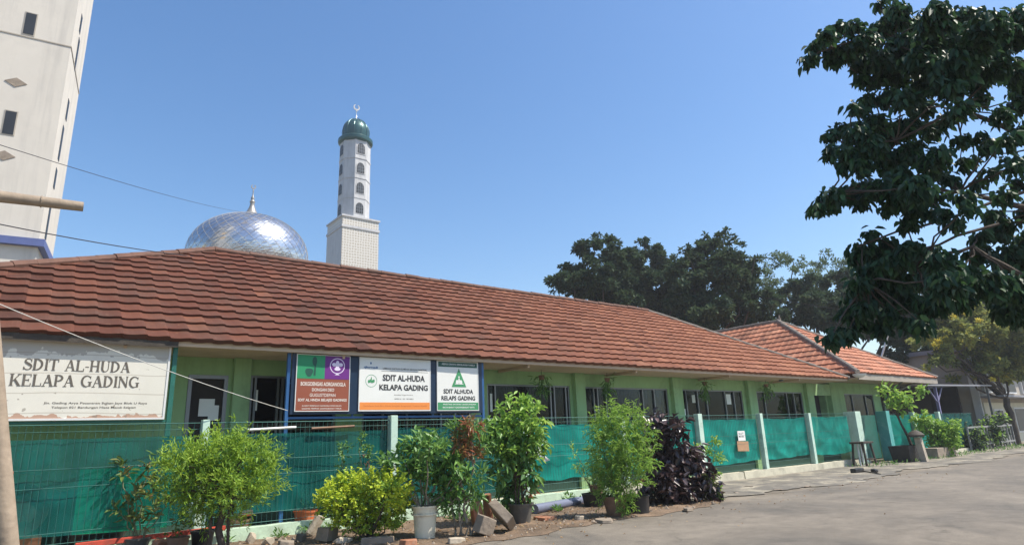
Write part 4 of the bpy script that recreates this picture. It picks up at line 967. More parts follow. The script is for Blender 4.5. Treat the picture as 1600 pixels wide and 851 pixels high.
b.build('scout_emblem', c_lilac, B1)
b = MB()
text_mesh(b, 'BOKGOENGAS AORGANOGLA', bx0+.08, bx1-.07, zm-.135, zm-.06, yb-.003, .03); text_mesh(b, 'DONGAN DEO', bx0+.30, bx1-.30, zm-.235, zm-.175, yb-.003, .02)
text_mesh(b, 'GUGUSTDEPAN', bx0+.26, bx1-.27, zm-.335, zm-.275, yb-.003, .01); text_mesh(b, 'SDIT AL HNDA BELAJSS GADINGS', bx0+.04, bx1-.04, zm-.435, zm-.37, yb-.003, .03)
text_mesh(b, 'ALAMAT PEMBINAAN GADINGRAYAMAS KELAPA', bx0+.12, bx1-.14, zm-.515, zm-.492, yb-.003, .02); text_mesh(b, 'GADING TEMPUR GADINGBARAT TIMUR', bx0+.12, bx1-.14, zm-.568, zm-.543, yb-.003, .02)
b.build('lettering', M['pale_txt'], B1)
# second board
bx0, bx1, bz0, bz1 = 5.275, 6.885, 2.125, 3.165
B2_ = board(bx0, bx1, bz0, bz1, c_white, 'wide white board with an orange foot band')
MB().box(bx0+.012, bx1-.012, yb-.003, yb-.0005, bz0+.012, bz0+.16).build('orange_band', c_orange, B2_)
u = lambda t: lerp(bx0, bx1, t); v = lambda t: lerp(bz0, bz1, t)
b = MB(); text_mesh(b, 'SDIT AL-HUDA', u(.31), u(.92), v(.565), v(.690), yb-.003, .035)
b.build('lettering', M['black_txt'], B2_)
b = MB(); text_mesh(b, 'KELAPA GADING', u(.265), u(.965), v(.385), v(.50), yb-.003, .035); b.build('lettering', M['black_txt'], B2_)
b = MB(); text_mesh(b, 'LEMBAGA DAKWAH ISLAMIYAH SEKOLAH NASIONAL', u(.31), u(.95), v(.79), v(.825), yb-.003, .01); b.build('small_lettering', M['grey_txt'], B2_); b = MB(); b.plate(rect(u(.29), u(.97), v(.755), v(.76)), yb-.003, yb-.002); b.build('rule_line', M['grey_txt'], B2_); b = MB()
text_mesh(b, 'Akreditasi Unggul Pertama', u(.47), u(.74), v(.285), v(.31), yb-.003, 0); b.build('small_lettering', M['grey_txt'], B2_); b = MB(); text_mesh(b, 'NPSN 01  201  20110033', u(.48), u(.75), v(.21), v(.235), yb-.003, 0)
b.build('small_lettering', M['grey_txt'], B2_)
b = MB(); text_mesh(b, 'cJlormadi', u(.05), u(.24), v(.79), v(.84), yb-.003, .04); blob(b, u(.145), v(.90), .017, .024, yb-.002, 10); b.build('blue_lettering', c_bluet, B2_)
b = MB(); text_mesh(b, 'Pendaftaran Siswa Baru Dibuka Kompleks Bonganmadi 2 Telepon 4526880', u(.06), u(.955), v(.065), v(.098), yb-.0035, .01); b.build('rust_lettering', c_og, B2_)
b = MB(); cxl, czl = u(.155), v(.56)
for k in range(28):
    a0, a1 = 2*P_*k/28, 2*P_*(k+1)/28; b.plate([(cxl+.125*math.cos(a0), czl+.125*math.sin(a0)), (cxl+.125*math.cos(a1), czl+.125*math.sin(a1)), (cxl+.117*math.cos(a1), czl+.117*math.sin(a1)), (cxl+.117*math.cos(a0), czl+.117*math.sin(a0))], yb-.002, yb-.001)
for k in range(4): blob(b, cxl-.052+.035*k, czl-.012+.012*(k % 2), .022, .034, yb-.002-.0004*k, 10)
b.plate([(cxl-.015, czl+.03), (cxl+.015, czl+.03), (cxl, czl+.09)], yb-.0045, yb-.0035)
b.build('round_emblem', c_lg, B2_)
# third board
bx0, bx1, bz0, bz1 = 7.07, 8.13, 2.125, 3.175
B3 = board(bx0, bx1, bz0, bz1, c_white, 'white board with a green triangle emblem')
MB().box(bx0+.004, bx1-.004, yb-.003, yb-.0005, bz0+.004, bz0+.165).build('green_band', c_lg, B3); MB().box(bx0+.02, bx1-.02, yb-.003, yb-.0005, bz1-.12, bz1-.01).build('dark_band', c_dg, B3)
b = MB(); text_mesh(b, 'SDIT AL:HUDA', u(.14), u(.87), v(.335), v(.430), yb-.003, .03); text_mesh(b, 'RELAPS GADING', u(.09), u(.92), v(.200), v(.290), yb-.003, .03); b.build('lettering', M['black_txt'], B3)
b = MB(); text_mesh(b, 'ABDUL CAHAYA SEKOLAHAN NABILA', u(.1), u(.93), v(.925), v(.96), yb-.004, .02); text_mesh(b, 'PRESTASI SAYANG LINGKUNGAN', u(.13), u(.93), v(.105), v(.132), yb-.004, .02); text_mesh(b, 'RAYA BARAT GADINGBARAT RAYA', u(.12), u(.9), v(.04), v(.072), yb-.004, .02)
b.build('pale_lettering', M['paper'], B3)
b = MB(); b.plate([(u(.34), v(.475)), (u(.70), v(.475)), (u(.52), v(.86))], yb-.0035, yb-.0005); tri = b.build('triangle_emblem', c_lg, B3)
b = MB(); cxt = u(.52)
blob(b, cxt-.05, v(.575), .035, .05, yb-.0045, 12); blob(b, cxt+.05, v(.575), .035, .05, yb-.0045, 12); blob(b, cxt, v(.60), .022, .06, yb-.0055, 12); blob(b, cxt, v(.68), .018, .022, yb-.0045, 10)
b.plate(rect(cxt-.11, cxt+.11, v(.53), v(.545)), yb-.0075, yb-.0065); b.build('emblem_figure', M['paper'], B3)

# small notice and cardboard on the fence
b = MB(); q = onY(1160, 694, YF-.02); b.box(q[0]-.20, q[0]+.20, YF-.03, YF-.022, 1.14, 1.44)
o = tag(b.build('paper_notice', M['paper'], loc=(q[0], YF-.026, 1.29)), 'small white notice tied to the net above the brown cardboard', 'notice')
b = MB(); text_mesh(b, 'SLOT', q[0]-.15, q[0]+.13, 1.33, 1.39, YF-.031, .02); text_mesh(b, 'MOBIL', q[0]-.15, q[0]+.15, 1.24, 1.30, YF-.031, .02); b.build('lettering', M['grey_txt'], o)
b = MB(); b.rbox((q[0]+.02, YF-.026, .97), (.62, .006, .30), Matrix.Rotation(.04, 3, 'Y')); tag(b.build('cardboard', M['card'], loc=(q[0], YF-.026, .97), bevel=.003), 'brown cardboard piece tied to the net below the white notice', 'cardboard')

# ================================================================== CABLES AND POLES
def cable(pts, r, m_, label, sag=0.0, n_=14):
    a, c = np.array(pts[0]), np.array(pts[1]); P = [a+(c-a)*t/n_+np.array([0, 0, -sag*4*(t/n_)*(1-t/n_)]) for t in range(n_+1)]
    return tag(MB().tube(P, r, 6).build('cable', m_, loc=a, smooth=True), label, 'cable', 'overhead cables')
cable((at(-120, 188, 13), at(398, 334, 44.5)), .008, M['cable'], 'thin dark cable crossing the sky from the tower towards the dome', .25)
cable((at(-120, 325, 12), (3.9, 17.3, 6.4)), .010, M['cable'], 'thin dark cable sloping to the roof ridge below the blue band', .1)
cable((at(-150, 410, 10.2), (3.885, 11.70, 2.13)), .006, M['cablel'], 'pale cable crossing in front of the cream sign to the blue post', .10)
cable((at(1180, 462, 38), at(1800, 520, 26)), .010, M['cable'], 'thin grey cable in front of the dark trees above the annex ridge', .3)
base = at(12, 851, 5.0); topp = at(-3, 660, 5.0); d_ = (topp-base)/(topp[2]-base[2]); foot = base-d_*base[2]; head = base+d_*(3.35-base[2])
tag(MB().tube([foot, base, topp, head], [.062, .058, .052, .045], 10).build('leaning_post', M['bamboo'], loc=foot, smooth=True), 'weathered bamboo post leaning at the very edge of the view', 'post')
a = at(130, 323, 5.0); c = at(-34, 303, 5.0); dirn = (c-a)
b = MB(); prs = [a+dirn*t for t in (0, .25, .5, .75, 1, 1.3, 1.9)]; b.tube(prs, [.034, .036, .036, .039, .04, .041, .043], 12)
o = b.build('bamboo_pole', M['bamboo'], loc=a, smooth=True); tag(o, 'weathered bamboo pole jutting across the tower, its open end against the sky', 'pole')
b = MB()
for t in (.42, .9): b.tube([a+dirn*(t-.006), a+dirn*(t+.006)], .042, 12)
b.build('node_ring', M['bamboo'], o)
# ================================================================== PLANTS ALONG THE FENCE
G1 = 'potted plants in front of the fence'
def branches(mb, root, targets, r0, rng, r1=.006, wob=.1):
    for t in targets: limb(mb, root, t, r0, r1, rng, wob, 6)
def crown(base, lst, seed, depth=.12):
    r = np.random.default_rng(seed); return [(over(base, x, y, r.normal(0, depth)), rp*mpp(base)) for x, y, rp in lst]
def foliage(name, cl, dens, L, W, mt, parent, seed, n_lf=6, bias=(0,0,.4), spread=.5, step=.05, curl=.25, squash=.9, label=None, shell=.4):
    rng = np.random.default_rng(seed); P = []; D = []
    for c, r in cl:
        k = max(3, int(dens*(r/0.2)**2)); p, d = sprays(c, r, k, n_lf, rng, bias, spread, squash, step, shell); P.append(p); D.append(d)
    P = np.concatenate(P); D = np.concatenate(D)
    ok = P[:, 2] > .03; o = leaf_part(name, P[ok], D[ok], L, W, mt, parent, curl=curl, seed=seed)
    if label: o['label'] = label
    return o

# 1 sparse croton in grey stones, bottom left
B = onZ(212, 868); t = thing('potted_plant', 'sparse plant with curled brown and green leaves beside the black tub', 'plant', B, G1)
rng = np.random.default_rng(1); b = MB(); tips = [over(B, *q) for q in [(192, 742), (232, 735), (240, 800), (188, 800), (213, 760), (260, 790), (205, 785)]]
branches(b, B+np.array([0, 0, .2]), tips, .013, rng); b.build('stem', M['stem'], t, smooth=True)
foliage('foliage', [(over(B, *q), .055) for q in [(191, 728), (193, 742), (229, 735), (240, 755), (205, 790), (186, 795), (240, 800), (255, 785), (212, 770), (222, 812), (200, 812), (233, 772)]], 90, .14, .055, LF['olive'], t, 2, 3, (0,0,.7), .45)
foliage('flower', [(over(B, *q), .035) for q in [(228, 728), (234, 776), (196, 735)]], 60, .07, .035, LF['croton'], t, 3, 2, (0,0,.4), .6)
pot(t, B, .17, .26, M['greypot'])
# 2 round lime bush on a short trunk
B = onZ(345, 872); t = thing('round_bush', 'bright green round needle-leaved bush on one short trunk', 'bush', B)
rng = np.random.default_rng(2); lst = [(340, 716, 46), (294, 728, 36), (388, 724, 36), (272, 736, 24), (414, 728, 24), (310, 762, 38), (372, 764, 38), (410, 754, 30), (275, 766, 26), (340, 749, 45), (345, 696, 30), (300, 704, 26), (385, 700, 26), (320, 786, 22), (272, 718, 16), (414, 714, 16), (350, 789, 20), (330, 804, 16), (365, 804, 14), (300, 789, 16), (395, 782, 16)]
cl = [(c_, r_*.88) for c_, r_ in crown(B, lst, 3, .14)]; b = MB(); trunk = limb(b, B, over(B, 350, 765), .055, .04, rng, .06, 5, 8)
branches(b, over(B, 350, 768), [c for c, r in cl], .028, rng, .006, .12); b.build('trunk', M['bark'], t, smooth=True)
b = MB(); [limb(b, B+np.array([dx, 0, 0]), over(B, 345+dx*160, 745), .025, .018, rng, .08) for dx in (-.12, .1)]; b.build('side_stem', M['bark'], t, smooth=True)
foliage('foliage', cl, 38, .085, .02, LF['lime'], t, 4, 12, (0,0,.3), .55, .022, .08, shell=.3)
# leaf sprig poking out of the top
foliage('sprig', [(over(B, 368, 655), .025), (over(B, 388, 665), .03)], 100, .06, .02, LF['lime'], t, 5, 4, (0,0,.8), .5, .02)
# 3 yellow bush
B = onZ(575, 845); t = thing('yellow_bush', 'low yellow-green bush with frilly small leaves above broken stones', 'bush', B)
lst = [(575, 762, 36), (535, 765, 30), (612, 768, 34), (520, 780, 30), (560, 790, 44), (605, 795, 40), (632, 785, 22), (548, 752, 22), (600, 752, 24), (580, 815, 26), (540, 812, 22), (514, 772, 16), (622, 756, 18)]
cl = crown(B, lst, 6, .14); rng = np.random.default_rng(6); b = MB(); branches(b, B, [c for c, r in cl], .018, rng, .005, .15); b.build('stem', M['bark'], t, smooth=True)
foliage('foliage', cl, 30, .055, .042, LF['yellow'], t, 7, 9, (0,0,.5), .95, .014, .2, shell=.28)
foliage('lower_foliage', [(c-np.array([0,0,.05]), r*.9) for c, r in cl], 22, .045, .03, LF['light'], t, 8, 7, (0,0,.2), .9, .02, .2)
# 3b taller shoots behind it
B = onZ(575, 838)+np.array([.1, .7, 0]); t = thing('tall_shoots', 'thin upright leafy shoots with red tips behind the yellow bush', 'plant', B)
rng = np.random.default_rng(9); tg = [over(B, *q) for q in [(568, 682), (536, 700), (573, 720), (600, 728), (530, 740)]]; b = MB(); branches(b, B, tg, .012, rng); b.build('stem', M['stem'], t, smooth=True)
foliage('foliage', [(over(B, x, y), .07) for x, y in [(566, 684), (572, 700), (577, 715), (538, 698), (534, 712), (530, 730), (600, 725), (560, 735), (545, 748)]], 110, .06, .035, LF['mid'], t, 10, 4, (0,0,.4), .6, .03)
foliage('red_leaves', [(over(B, x, y), .05) for x, y in [(569, 712), (532, 745), (575, 728)]], 110, .05, .02, LF['croton'], t, 11, 3, (0,0,.4), .6, .02)
# 4 white bucket plant
B = onZ(664, 842); t = thing('bucket_plant', 'broad-leaved plant in a cream paint bucket', 'plant', B, G1)
rng = np.random.default_rng(12); lst = [(650, 705, 26), (672, 695, 24), (690, 712, 26), (630, 720, 22), (665, 728, 30), (700, 738, 26), (640, 745, 22), (680, 755, 26), (715, 725, 20), (712, 755, 22), (655, 690, 16), (612, 722, 16), (725, 745, 14), (690, 775, 18), (735, 770, 14)]
cl = crown(B, lst, 13, .14); b = MB(); branches(b, B+np.array([0, 0, .3]), [c for c, r in cl], .016, rng, .006, .08); b.build('stem', M['barkl'], t, smooth=True)
foliage('foliage', cl, 15, .15, .065, LF['mid'], t, 14, 5, (0,0,.35), .65, .035, .2)
rp = 19.5*mpp(B); p_ = pot(t, B, rp, 50*mpp(B), M['creampot'], taper=.8, rim=.014)
b = MB(); b.lathe((B[0], B[1], 0), [(rp*.995+.003, 50*mpp(B)*.72), (rp*1.0+.016, 50*mpp(B)*.73), (rp*1.0+.016, 50*mpp(B)*.77), (rp*1.0, 50*mpp(B)*.78)], 24); b.build('rim_band', M['creampot'], p_, smooth=True)
# 5 tall croton with bare stems
B = onZ(728, 838); t = thing('croton_plant', 'leggy croton with rusty red tops on long bare stems, rooted by the broken slabs', 'plant', B)
rng = np.random.default_rng(15); b = MB()
for q, rt_ in [((722, 672), (722, 838)), ((738, 690), (728, 835)), ((712, 738), (735, 838)), ((735, 760), (718, 838)), ((752, 778), (735, 838)), ((700, 770), (712, 836))]:
    limb(b, over(B, *rt_), over(B, *q), .018, .011, rng, .1, 7)
b.build('stem', M['barkl'], t, smooth=True)
foliage('foliage', crown(B, [(712, 668, 14), (742, 672, 16), (755, 690, 14), (735, 690, 14), (720, 780, 20), (745, 775, 16), (735, 740, 12), (705, 790, 14), (752, 742, 12)], 16), 30, .15, .028, LF['mid'], t, 17, 4, (0,0,.5), .55, .02, .15)
foliage('red_leaves', crown(B, [(722, 682, 16), (738, 664, 14), (730, 705, 15), (720, 700, 12), (745, 706, 10)], 18), 50, .13, .028, LF['croton'], t, 19, 4, (0,0,.3), .7, .02, .3)
# 6 tall shrub in dark pot
B = onZ(815, 817); t = thing('tall_shrub', 'tall leafy shrub with hanging leaves in a round grey pot', 'shrub', B, G1)
rng = np.random.default_rng(20); lst = [(808, 630, 18), (825, 640, 16), (838, 650, 16), (790, 645, 16), (800, 665, 26), (830, 670, 24), (775, 670, 20), (790, 695, 26), (820, 700, 28), (765, 690, 16), (845, 672, 12), (810, 725, 28), (785, 725, 20), (830, 735, 20), (800, 752, 22), (818, 762, 18), (790, 765, 18), (845, 690, 12), (778, 748, 16), (825, 778, 13), (800, 778, 14)]
cl = crown(B, lst, 21, .16); b = MB(); trk = [limb(b, B+np.array([dx, 0, .18]), over(B, 812+dx*80, 740), .02, .016, rng, .06) for dx in (-.1, -.03, .04, .1)]
branches(b, over(B, 812, 745), [c for c, r in cl], .013, rng, .005, .1); b.build('stem', M['bark'], t, smooth=True)
foliage('upper_foliage', cl[:9], 17, .14, .065, LF['light'], t, 22, 5, (0,0,-.1), .7, .04, .35)
foliage('foliage', cl[6:], 11, .15, .075, LF['mid'], t, 23, 5, (0,0,-.5), .5, .04, .3)
foliage('red_leaves', [(over(B, 828, 768), .06), (over(B, 822, 782), .04)], 70, .09, .05, LF['croton'], t, 24, 3, (0,0,-.1), .7)
pot(t, B, 19*mpp(B), 30*mpp(B), M['greypot'], taper=.72, rim=.02)
# 7 thin plant on two pots
B = onZ(910, 795)+np.array([.1, .35, 0]); t = thing('wispy_plant', 'wispy light plant leaning left out of a brown pot on a black tub', 'plant', B, G1)
rng = np.random.default_rng(25); tg = [over(B, *q) for q in [(893, 700), (900, 725), (912, 735), (935, 715), (938, 745), (918, 745), (940, 690), (925, 700)]]
b = MB(); branches(b, over(B, 927, 768), tg, .01, rng, .004); b.build('stem', M['stem'], t, smooth=True)
foliage('foliage', [(p, .07) for p in tg]+[(over(B, 897, 712), .06), (over(B, 906, 738), .07), (over(B, 925, 730), .07), (over(B, 932, 755), .07)], 44, .07, .024, LF['light'], t, 26, 6, (0,0,.2), .7, .025)
foliage('inner_foliage', [(over(B, 935, 720), .1), (over(B, 925, 745), .1), (over(B, 945, 735), .1)], 34, .08, .03, LF['mid'], t, 26, 6, (0,0,.2), .7, .03)
Bp = over(B, 929, 800); Bp[2] = 0
pb = MB().lathe(Bp, [(.001, 0), (.2, 0), (.25, .26), (.265, .28), (.24, .28), (.23, .2), (.001, .2)], 24).build('black_tub', M['black'], t, smooth=True)
pot(t, Bp+np.array([.1, 0, .2]), .155, .24, M['clay'])
# 8 feathery plant
B = onZ(962, 806); t = thing('feathery_bush', 'feathery bright green bush with drooping fronds in a brown clay pot', 'bush', B, G1)
rng = np.random.default_rng(28); lst = [(955, 655, 22), (985, 655, 20), (940, 670, 18), (965, 680, 28), (1000, 680, 16), (955, 710, 28), (985, 712, 24), (975, 740, 28), (950, 745, 22), (998, 735, 14), (960, 772, 22), (978, 772, 10), (940, 690, 14), (1008, 712, 12), (945, 765, 12)]
cl = crown(B, lst, 29, .17); b = MB(); branches(b, B+np.array([0, 0, .22]), [c for c, r in cl], .014, rng, .004, .1); b.build('stem', M['stem'], t, smooth=True)
foliage('foliage', cl, 27, .085, .014, LF['light'], t, 30, 16, (0,0,.05), .5, .018, .35, shell=.3)
pot(t, B, 19*mpp(B), 30*mpp(B), M['clay'], taper=.65)
B = onZ(1003, 803)+np.array([0, .12, 0]); t = thing('plant_tub', 'wide empty black tub between the feathery bush and the purple shrub', 'tub', B)
MB().lathe(B, [(.001, 0), (.235, 0), (.25, .30), (.27, .33), (.245, .33), (.235, .24), (.001, .24)], 28).build('tub', M['black'], t, smooth=True)
MB().disc((B[0], B[1], .25), .235, 24).build('soil', M['soilm'], t)
# 9 dark purple shrub
B = onZ(1062, 788)+np.array([.0, .45, 0]); t = thing('purple_shrub', 'large dark purple-leaved shrub spilling down to the concrete', 'shrub', B)
rng = np.random.default_rng(32); lst = [(1020, 664, 16), (1045, 672, 18), (1010, 680, 18), (1035, 692, 24), (1060, 668, 12), (1005, 700, 16), (1055, 705, 26), (1030, 722, 28), (1080, 712, 20), (1070, 735, 28), (1045, 752, 28), (1095, 735, 18), (1100, 755, 18), (1025, 750, 22), (1080, 765, 22), (1108, 768, 13), (1060, 778, 18), (1020, 775, 14)]
cl = crown(B, lst, 33, .22); b = MB(); branches(b, B, [c for c, r in cl], .02, rng, .006, .12); b.build('stem', M['bark'], t, smooth=True)
foliage('foliage', cl, 13, .19, .105, LF['purple'], t, 34, 5, (0,0,-.2), .7, .05, .3)
foliage('green_leaves', crown(B, [(1110, 745, 10), (1112, 765, 10), (1100, 778, 8), (1085, 705, 8), (1118, 775, 7)], 35), 60, .10, .045, LF['olive'], t, 36, 4, (0,0,-.1), .7, .03)
B = onZ(1128, 776)+np.array([0, .55, 0]); t = thing('thin_sapling', 'thin light green sapling with yellowish leaves at the right edge of the purple shrub', 'plant', B)
rng = np.random.default_rng(37); tg = [over(B, *q) for q in [(1117, 690), (1124, 715), (1105, 705), (1118, 740), (1092, 700), (1122, 765)]]; b = MB(); branches(b, B, tg, .01, rng, .004); b.build('stem', M['stem'], t, smooth=True)
foliage('foliage', [(p, .1) for p in tg], 70, .09, .04, LF['light'], t, 38, 4, (0,0,.2), .7, .03)

# the plants past the gateway
B = onZ(1418, 721); t = thing('sapling_tub', 'bare-trunked sapling with a leafy top in a black square tub', 'tree', B)
s_ = .62; b = MB(); b.add([(B[0]+x*k*s_, B[1]+y*k*s_*.6, z) for z, k in ((0, .82), (.62, 1.0), (.62, .92), (.5, .9)) for x, y in ((-1,-1),(1,-1),(1,1),(-1,1))], [(i*4+j, i*4+(j+1) % 4, i*4+4+(j+1) % 4, i*4+4+j) for i in range(3) for j in range(4)]); b.build('tub', M['black'], t)
MB().box(B[0]-s_*.89, B[0]+s_*.89, B[1]-s_*.52, B[1]+s_*.52, .45, .53).build('soil', M['soilm'], t)
b = MB(); rng = np.random.default_rng(40); pts = [over(B, *q) for q in [(1424, 695), (1418, 680), (1408, 662), (1403, 650), (1398, 640)]]; b.tube(pts, [.065, .055, .045, .04, .03], 8)
for q in [(1385, 622), (1405, 615), (1380, 630), (1418, 618), (1392, 608), (1438, 605)]: limb(b, pts[3], over(B, *q), .03, .01, rng, .12)
b.build('trunk', M['bark'], t, smooth=True)
foliage('crown', crown(B, [(1388, 618, 11), (1402, 622, 12), (1415, 620, 10), (1380, 608, 7), (1410, 632, 10), (1428, 615, 7), (1438, 607, 8), (1395, 632, 8)], 41), 7, .24, .12, LF['light'], t, 42, 4, (0,0,.1), .8, .06)
B = onZ(1445, 721); t = thing('stone_bollard', 'leaning grey stone post in front of the leafy shrub box', 'bollard', B)
MB().tube([B, over(B, 1434, 683)+np.array([0,0,0])], [.17, .15], 4, P_/4).build('shaft', M['stonel'], t, bevel=.01)
q = over(B, 1431, 681); b = MB().lathe(q, [(.001, -.03), (.28, -.02), (.3, .05), (.2, .16), (.08, .22), (.001, .24)], 12); b.build('cap', M['wood'], t, smooth=True)
B = onZ(1470, 714); t = thing('shrub_box', 'leafy light green shrub in a low concrete box by the railing', 'shrub', B)
MB().box(B[0]-1.1, B[0]+1.0, B[1]-.3, B[1]+.3, 0, .42).build('box', M['stone'], t, bevel=.02)
cl = crown(B, [(1462, 672, 16), (1478, 680, 16), (1488, 668, 10), (1448, 665, 12), (1470, 695, 16), (1488, 690, 10), (1440, 655, 10)], 44, .2); rng = np.random.default_rng(44); b = MB(); branches(b, B+np.array([0,0,.4]), [c for c, r in cl], .03, rng, .01); b.build('stem', M['bark'], t)
foliage('foliage', cl, 18, .18, .08, LF['light'], t, 45, 6, (0,0,.2), .7, .05)
for i, (x, y, w_, lab) in enumerate([(1520, 704, 14, 'low dark shrub at the foot of the white railing'), (1545, 700, 16, 'dark shrub heap between the railing and the flowering tree'), (1560, 697, 10, 'tall narrow shrub just left of the flowering tree trunk')]):
    B = onZ(x, y); t = thing('lane_shrub', lab, 'shrub', B, 'shrubs beside the lane'); rng = np.random.default_rng(50+i)
    cl = crown(B, [(x-w_*.5, y-w_, w_*.7), (x+w_*.5, y-w_*1.1, w_*.7), (x, y-w_*1.8, w_*.8)]+([(x+2, y-40, 9), (x, y-28, 9)] if i == 2 else []), 50+i, .3)
    b = MB(); branches(b, B, [c for c, r in cl], .04, rng, .01); b.build('stem', M['bark'], t); foliage('foliage', cl, 7, .24, .12, LF['far'], t, 60+i, 6, (0,0,.2), .8, .08)
    foliage('light_foliage', cl, 2.5, .22, .12, LF['light'], t, 70+i, 6, (0,0,.2), .8, .08)

# hanging ferns under the school eaves
for i, (x, y, lab) in enumerate([(845, 572, 'limp green fern hanging high beside the tall shrub, left of the first wall pillar'), (948, 590, 'bushy fern hanging above the window with the blue curtain'), (1100, 598, 'drooping fern over the windows with white papers'), (1196, 603, 'long-tailed fern hanging near the last windows')]):
    q = onY(x, y-8, 12.5); t = thing('hanging_fern', lab, 'hanging plant', q, 'ferns hanging under the eaves'); zt_ = 3.19
    MB().tube([(q[0], q[1], zt_), (q[0], q[1], zt_-.12)], .006, 5).build('hook', M['cable'], t)
    MB().lathe((q[0], q[1], zt_-.26), [(.001, 0), (.06, 0), (.09, .12), (.08, .12), (.07, .05)], 12).build('pot', M['clay'], t)
    foliage('fronds', [((q[0], q[1], zt_-.2), .1), ((q[0]+.05, q[1], zt_-.38), .1), ((q[0]-.03, q[1]-.02, zt_-.5), .08)], 46, .16, .03, LF['mid'], t, 80+i, 5, (0,0,-.9), .35, .05, .2)

# ================================================================== SMALL THINGS ON THE GROUND
def rock(name, c, size, rot, m_, label, cat, seed, group=None, jit=.12, bev=.012):
    r = np.random.default_rng(seed); bm = bmesh.new(); pts = []
    if 'slab' in label or 'block' in label or 'brick' in label or 'shard' in label:      # broken plate: an uneven outline with thickness
        k = int(r.integers(5, 8)); an = np.sort((np.arange(k)+r.uniform(-.3, .3, k))*2*math.pi/k)
        for a_ in an:
            q = r.uniform(.85, 1.15)
            x_, y_ = [max(-1, min(1, 1.25*f(a_)))*q for f in (math.cos, math.sin)]
            pts += [Vector((x_, y_, -1)), Vector((x_*r.uniform(.9, 1.0), y_*r.uniform(.9, 1.0), 1+r.uniform(-.15, .1)))]
    else:
        for k in range(26):
            q = Vector(r.normal(0, 1, 3)); q.normalize(); q = Vector([math.copysign(abs(c_)**.75, c_) for c_ in q]); pts.append(q*r.uniform(.85, 1.05))
    for p in pts: bm.verts.new((p.x*size[0]/2, p.y*size[1]/2, p.z*size[2]/2))
    res = bmesh.ops.convex_hull(bm, input=bm.verts); 
    bmesh.ops.delete(bm, geom=[v for v in bm.verts if not v.link_faces], context='VERTS')
    E_ = Matrix.Rotation(rot[2], 4, 'Z') @ Matrix.Rotation(rot[1], 4, 'Y') @ Matrix.Rotation(rot[0], 4, 'X'); bm.transform(E_)
    zmin = min(v.co.z for v in bm.verts)
    me = bpy.data.meshes.new(name); bm.to_mesh(me); bm.free(); me.materials.append(m_)
    o = bpy.data.objects.new(name, me); COL.objects.link(o); o.location = (c[0], c[1], (c[2] if len(c) > 2 and c[2] > .001 else 0)-zmin*.98)
    bv = o.modifiers.new('bevel', 'BEVEL'); bv.width = bev; bv.segments = 2
    return tag(o, label, cat, group)
GR = 'broken concrete pieces by the bare-stemmed plant'
q = onZ(786, 832); rock('concrete_slab', q, (.62, .46, .15), (.75, .5, .7), M['stone'], 'largest tilted slab of broken concrete left of the round grey pot', 'concrete slab', 1, GR)
q = onZ(757, 838); rock('concrete_slab', q, (.34, .3, .26), (.2, .3, .2), M['stone'], 'squat grey concrete lump in front of the tilted slab', 'concrete slab', 2, GR)
q = onZ(745, 822); rock('concrete_slab', q, (.30, .16, .34), (.2, -.5, .4), M['brick'], 'reddish brown block standing behind the concrete lump', 'brick', 3, GR)
q = onZ(762, 812); rock('concrete_slab', q, (.16, .14, .48), (.25, -.35, .2), M['brick'], 'narrow reddish brick leaning upright behind the slabs', 'brick', 4, GR)
q = onZ(803, 827); rock('stone', q, (.13, .1, .06), (.1, .1, .5), M['stone'], 'small flat stone at the right foot of the tilted slab', 'stone', 5)
GS = 'stones and clay shards left of the yellow bush'
for i, (x, y, s_, rot, m_, lab) in enumerate([
    (492, 838, (.16, .12, .34), (.2, .5, .3), M['stonel'], 'pale shard standing in front of the orange pot'),
    (512, 846, (.34, .24, .2), (.1, .1, .6), M['stone'], 'brown boulder right of the pale shard'),
    (535, 850, (.36, .2, .12), (0, .1, .1), M['stonel'], 'flat pale stone under the left side of the yellow bush'),
    (470, 846, (.2, .14, .12), (.1, 0, .9), M['greypot'], 'small dark blue-grey stone left of the pale shard'),
    (590, 850, (.6, .22, .1), (0, .03, -.2), M['stone'], 'long flat stone slab under the yellow bush, left of the bucket'),
    (418, 852, (.22, .16, .14), (.1, .1, .3), M['stonel'], 'rounded pale stone right of the short trunk'),
    (392, 850, (.16, .14, .2), (.1, .4, .3), M['stonel'], 'upright pale stone next to the short trunk'),
    (690, 800, (.3, .2, .16), (.1, .1, .8), M['stone'], 'stone half hidden behind the cream bucket')]):
    rock('stone', onZ(x, y), s_, rot, m_, lab, 'stone', 20+i, GS)
# orange pot left of the yellow bush, brown pots around the round bush
B = onZ(487, 832)+np.array([0, .35, 0]); t = thing('orange_pot', 'orange clay pot with a small herb left of the yellow bush', 'flower pot', B)
pot(t, B, .2, .36, M['orange'], rim=.02); foliage('herb', [((B[0]-.05, B[1], .42), .07), ((B[0]+.08, B[1], .42), .06)], 60, .06, .025, LF['mid'], t, 90, 4)
B = onZ(372, 845)+np.array([.05, .25, 0]); t = thing('clay_pot', 'brown clay pot with a cracked orange block behind the short trunk', 'flower pot', B)
pot(t, B, .19, .32, M['clay'], rim=.02)
rock('brick', (B[0]+.12, B[1]+.05, .34), (.30, .13, .09), (.1, -.12, .1), M['orange'], 'orange brick lying across the brown pot behind the short trunk', 'brick', 40)
B = onZ(318, 862)+np.array([0, .15, 0]); t = thing('black_pot', 'black plastic pot directly left of the short trunk', 'flower pot', B); pot(t, B, .17, .3, M['black'])
B = onZ(278, 870)+np.array([0, .1, 0]); t = thing('clay_pot', 'brown clay pot in front of the red plank', 'flower pot', B); pot(t, B, .15, .27, M['clay'])
foliage('foliage', [((B[0], B[1], .36), .12), ((B[0]+.1, B[1], .42), .1)], 24, .1, .04, LF['olive'], t, 91, 4)
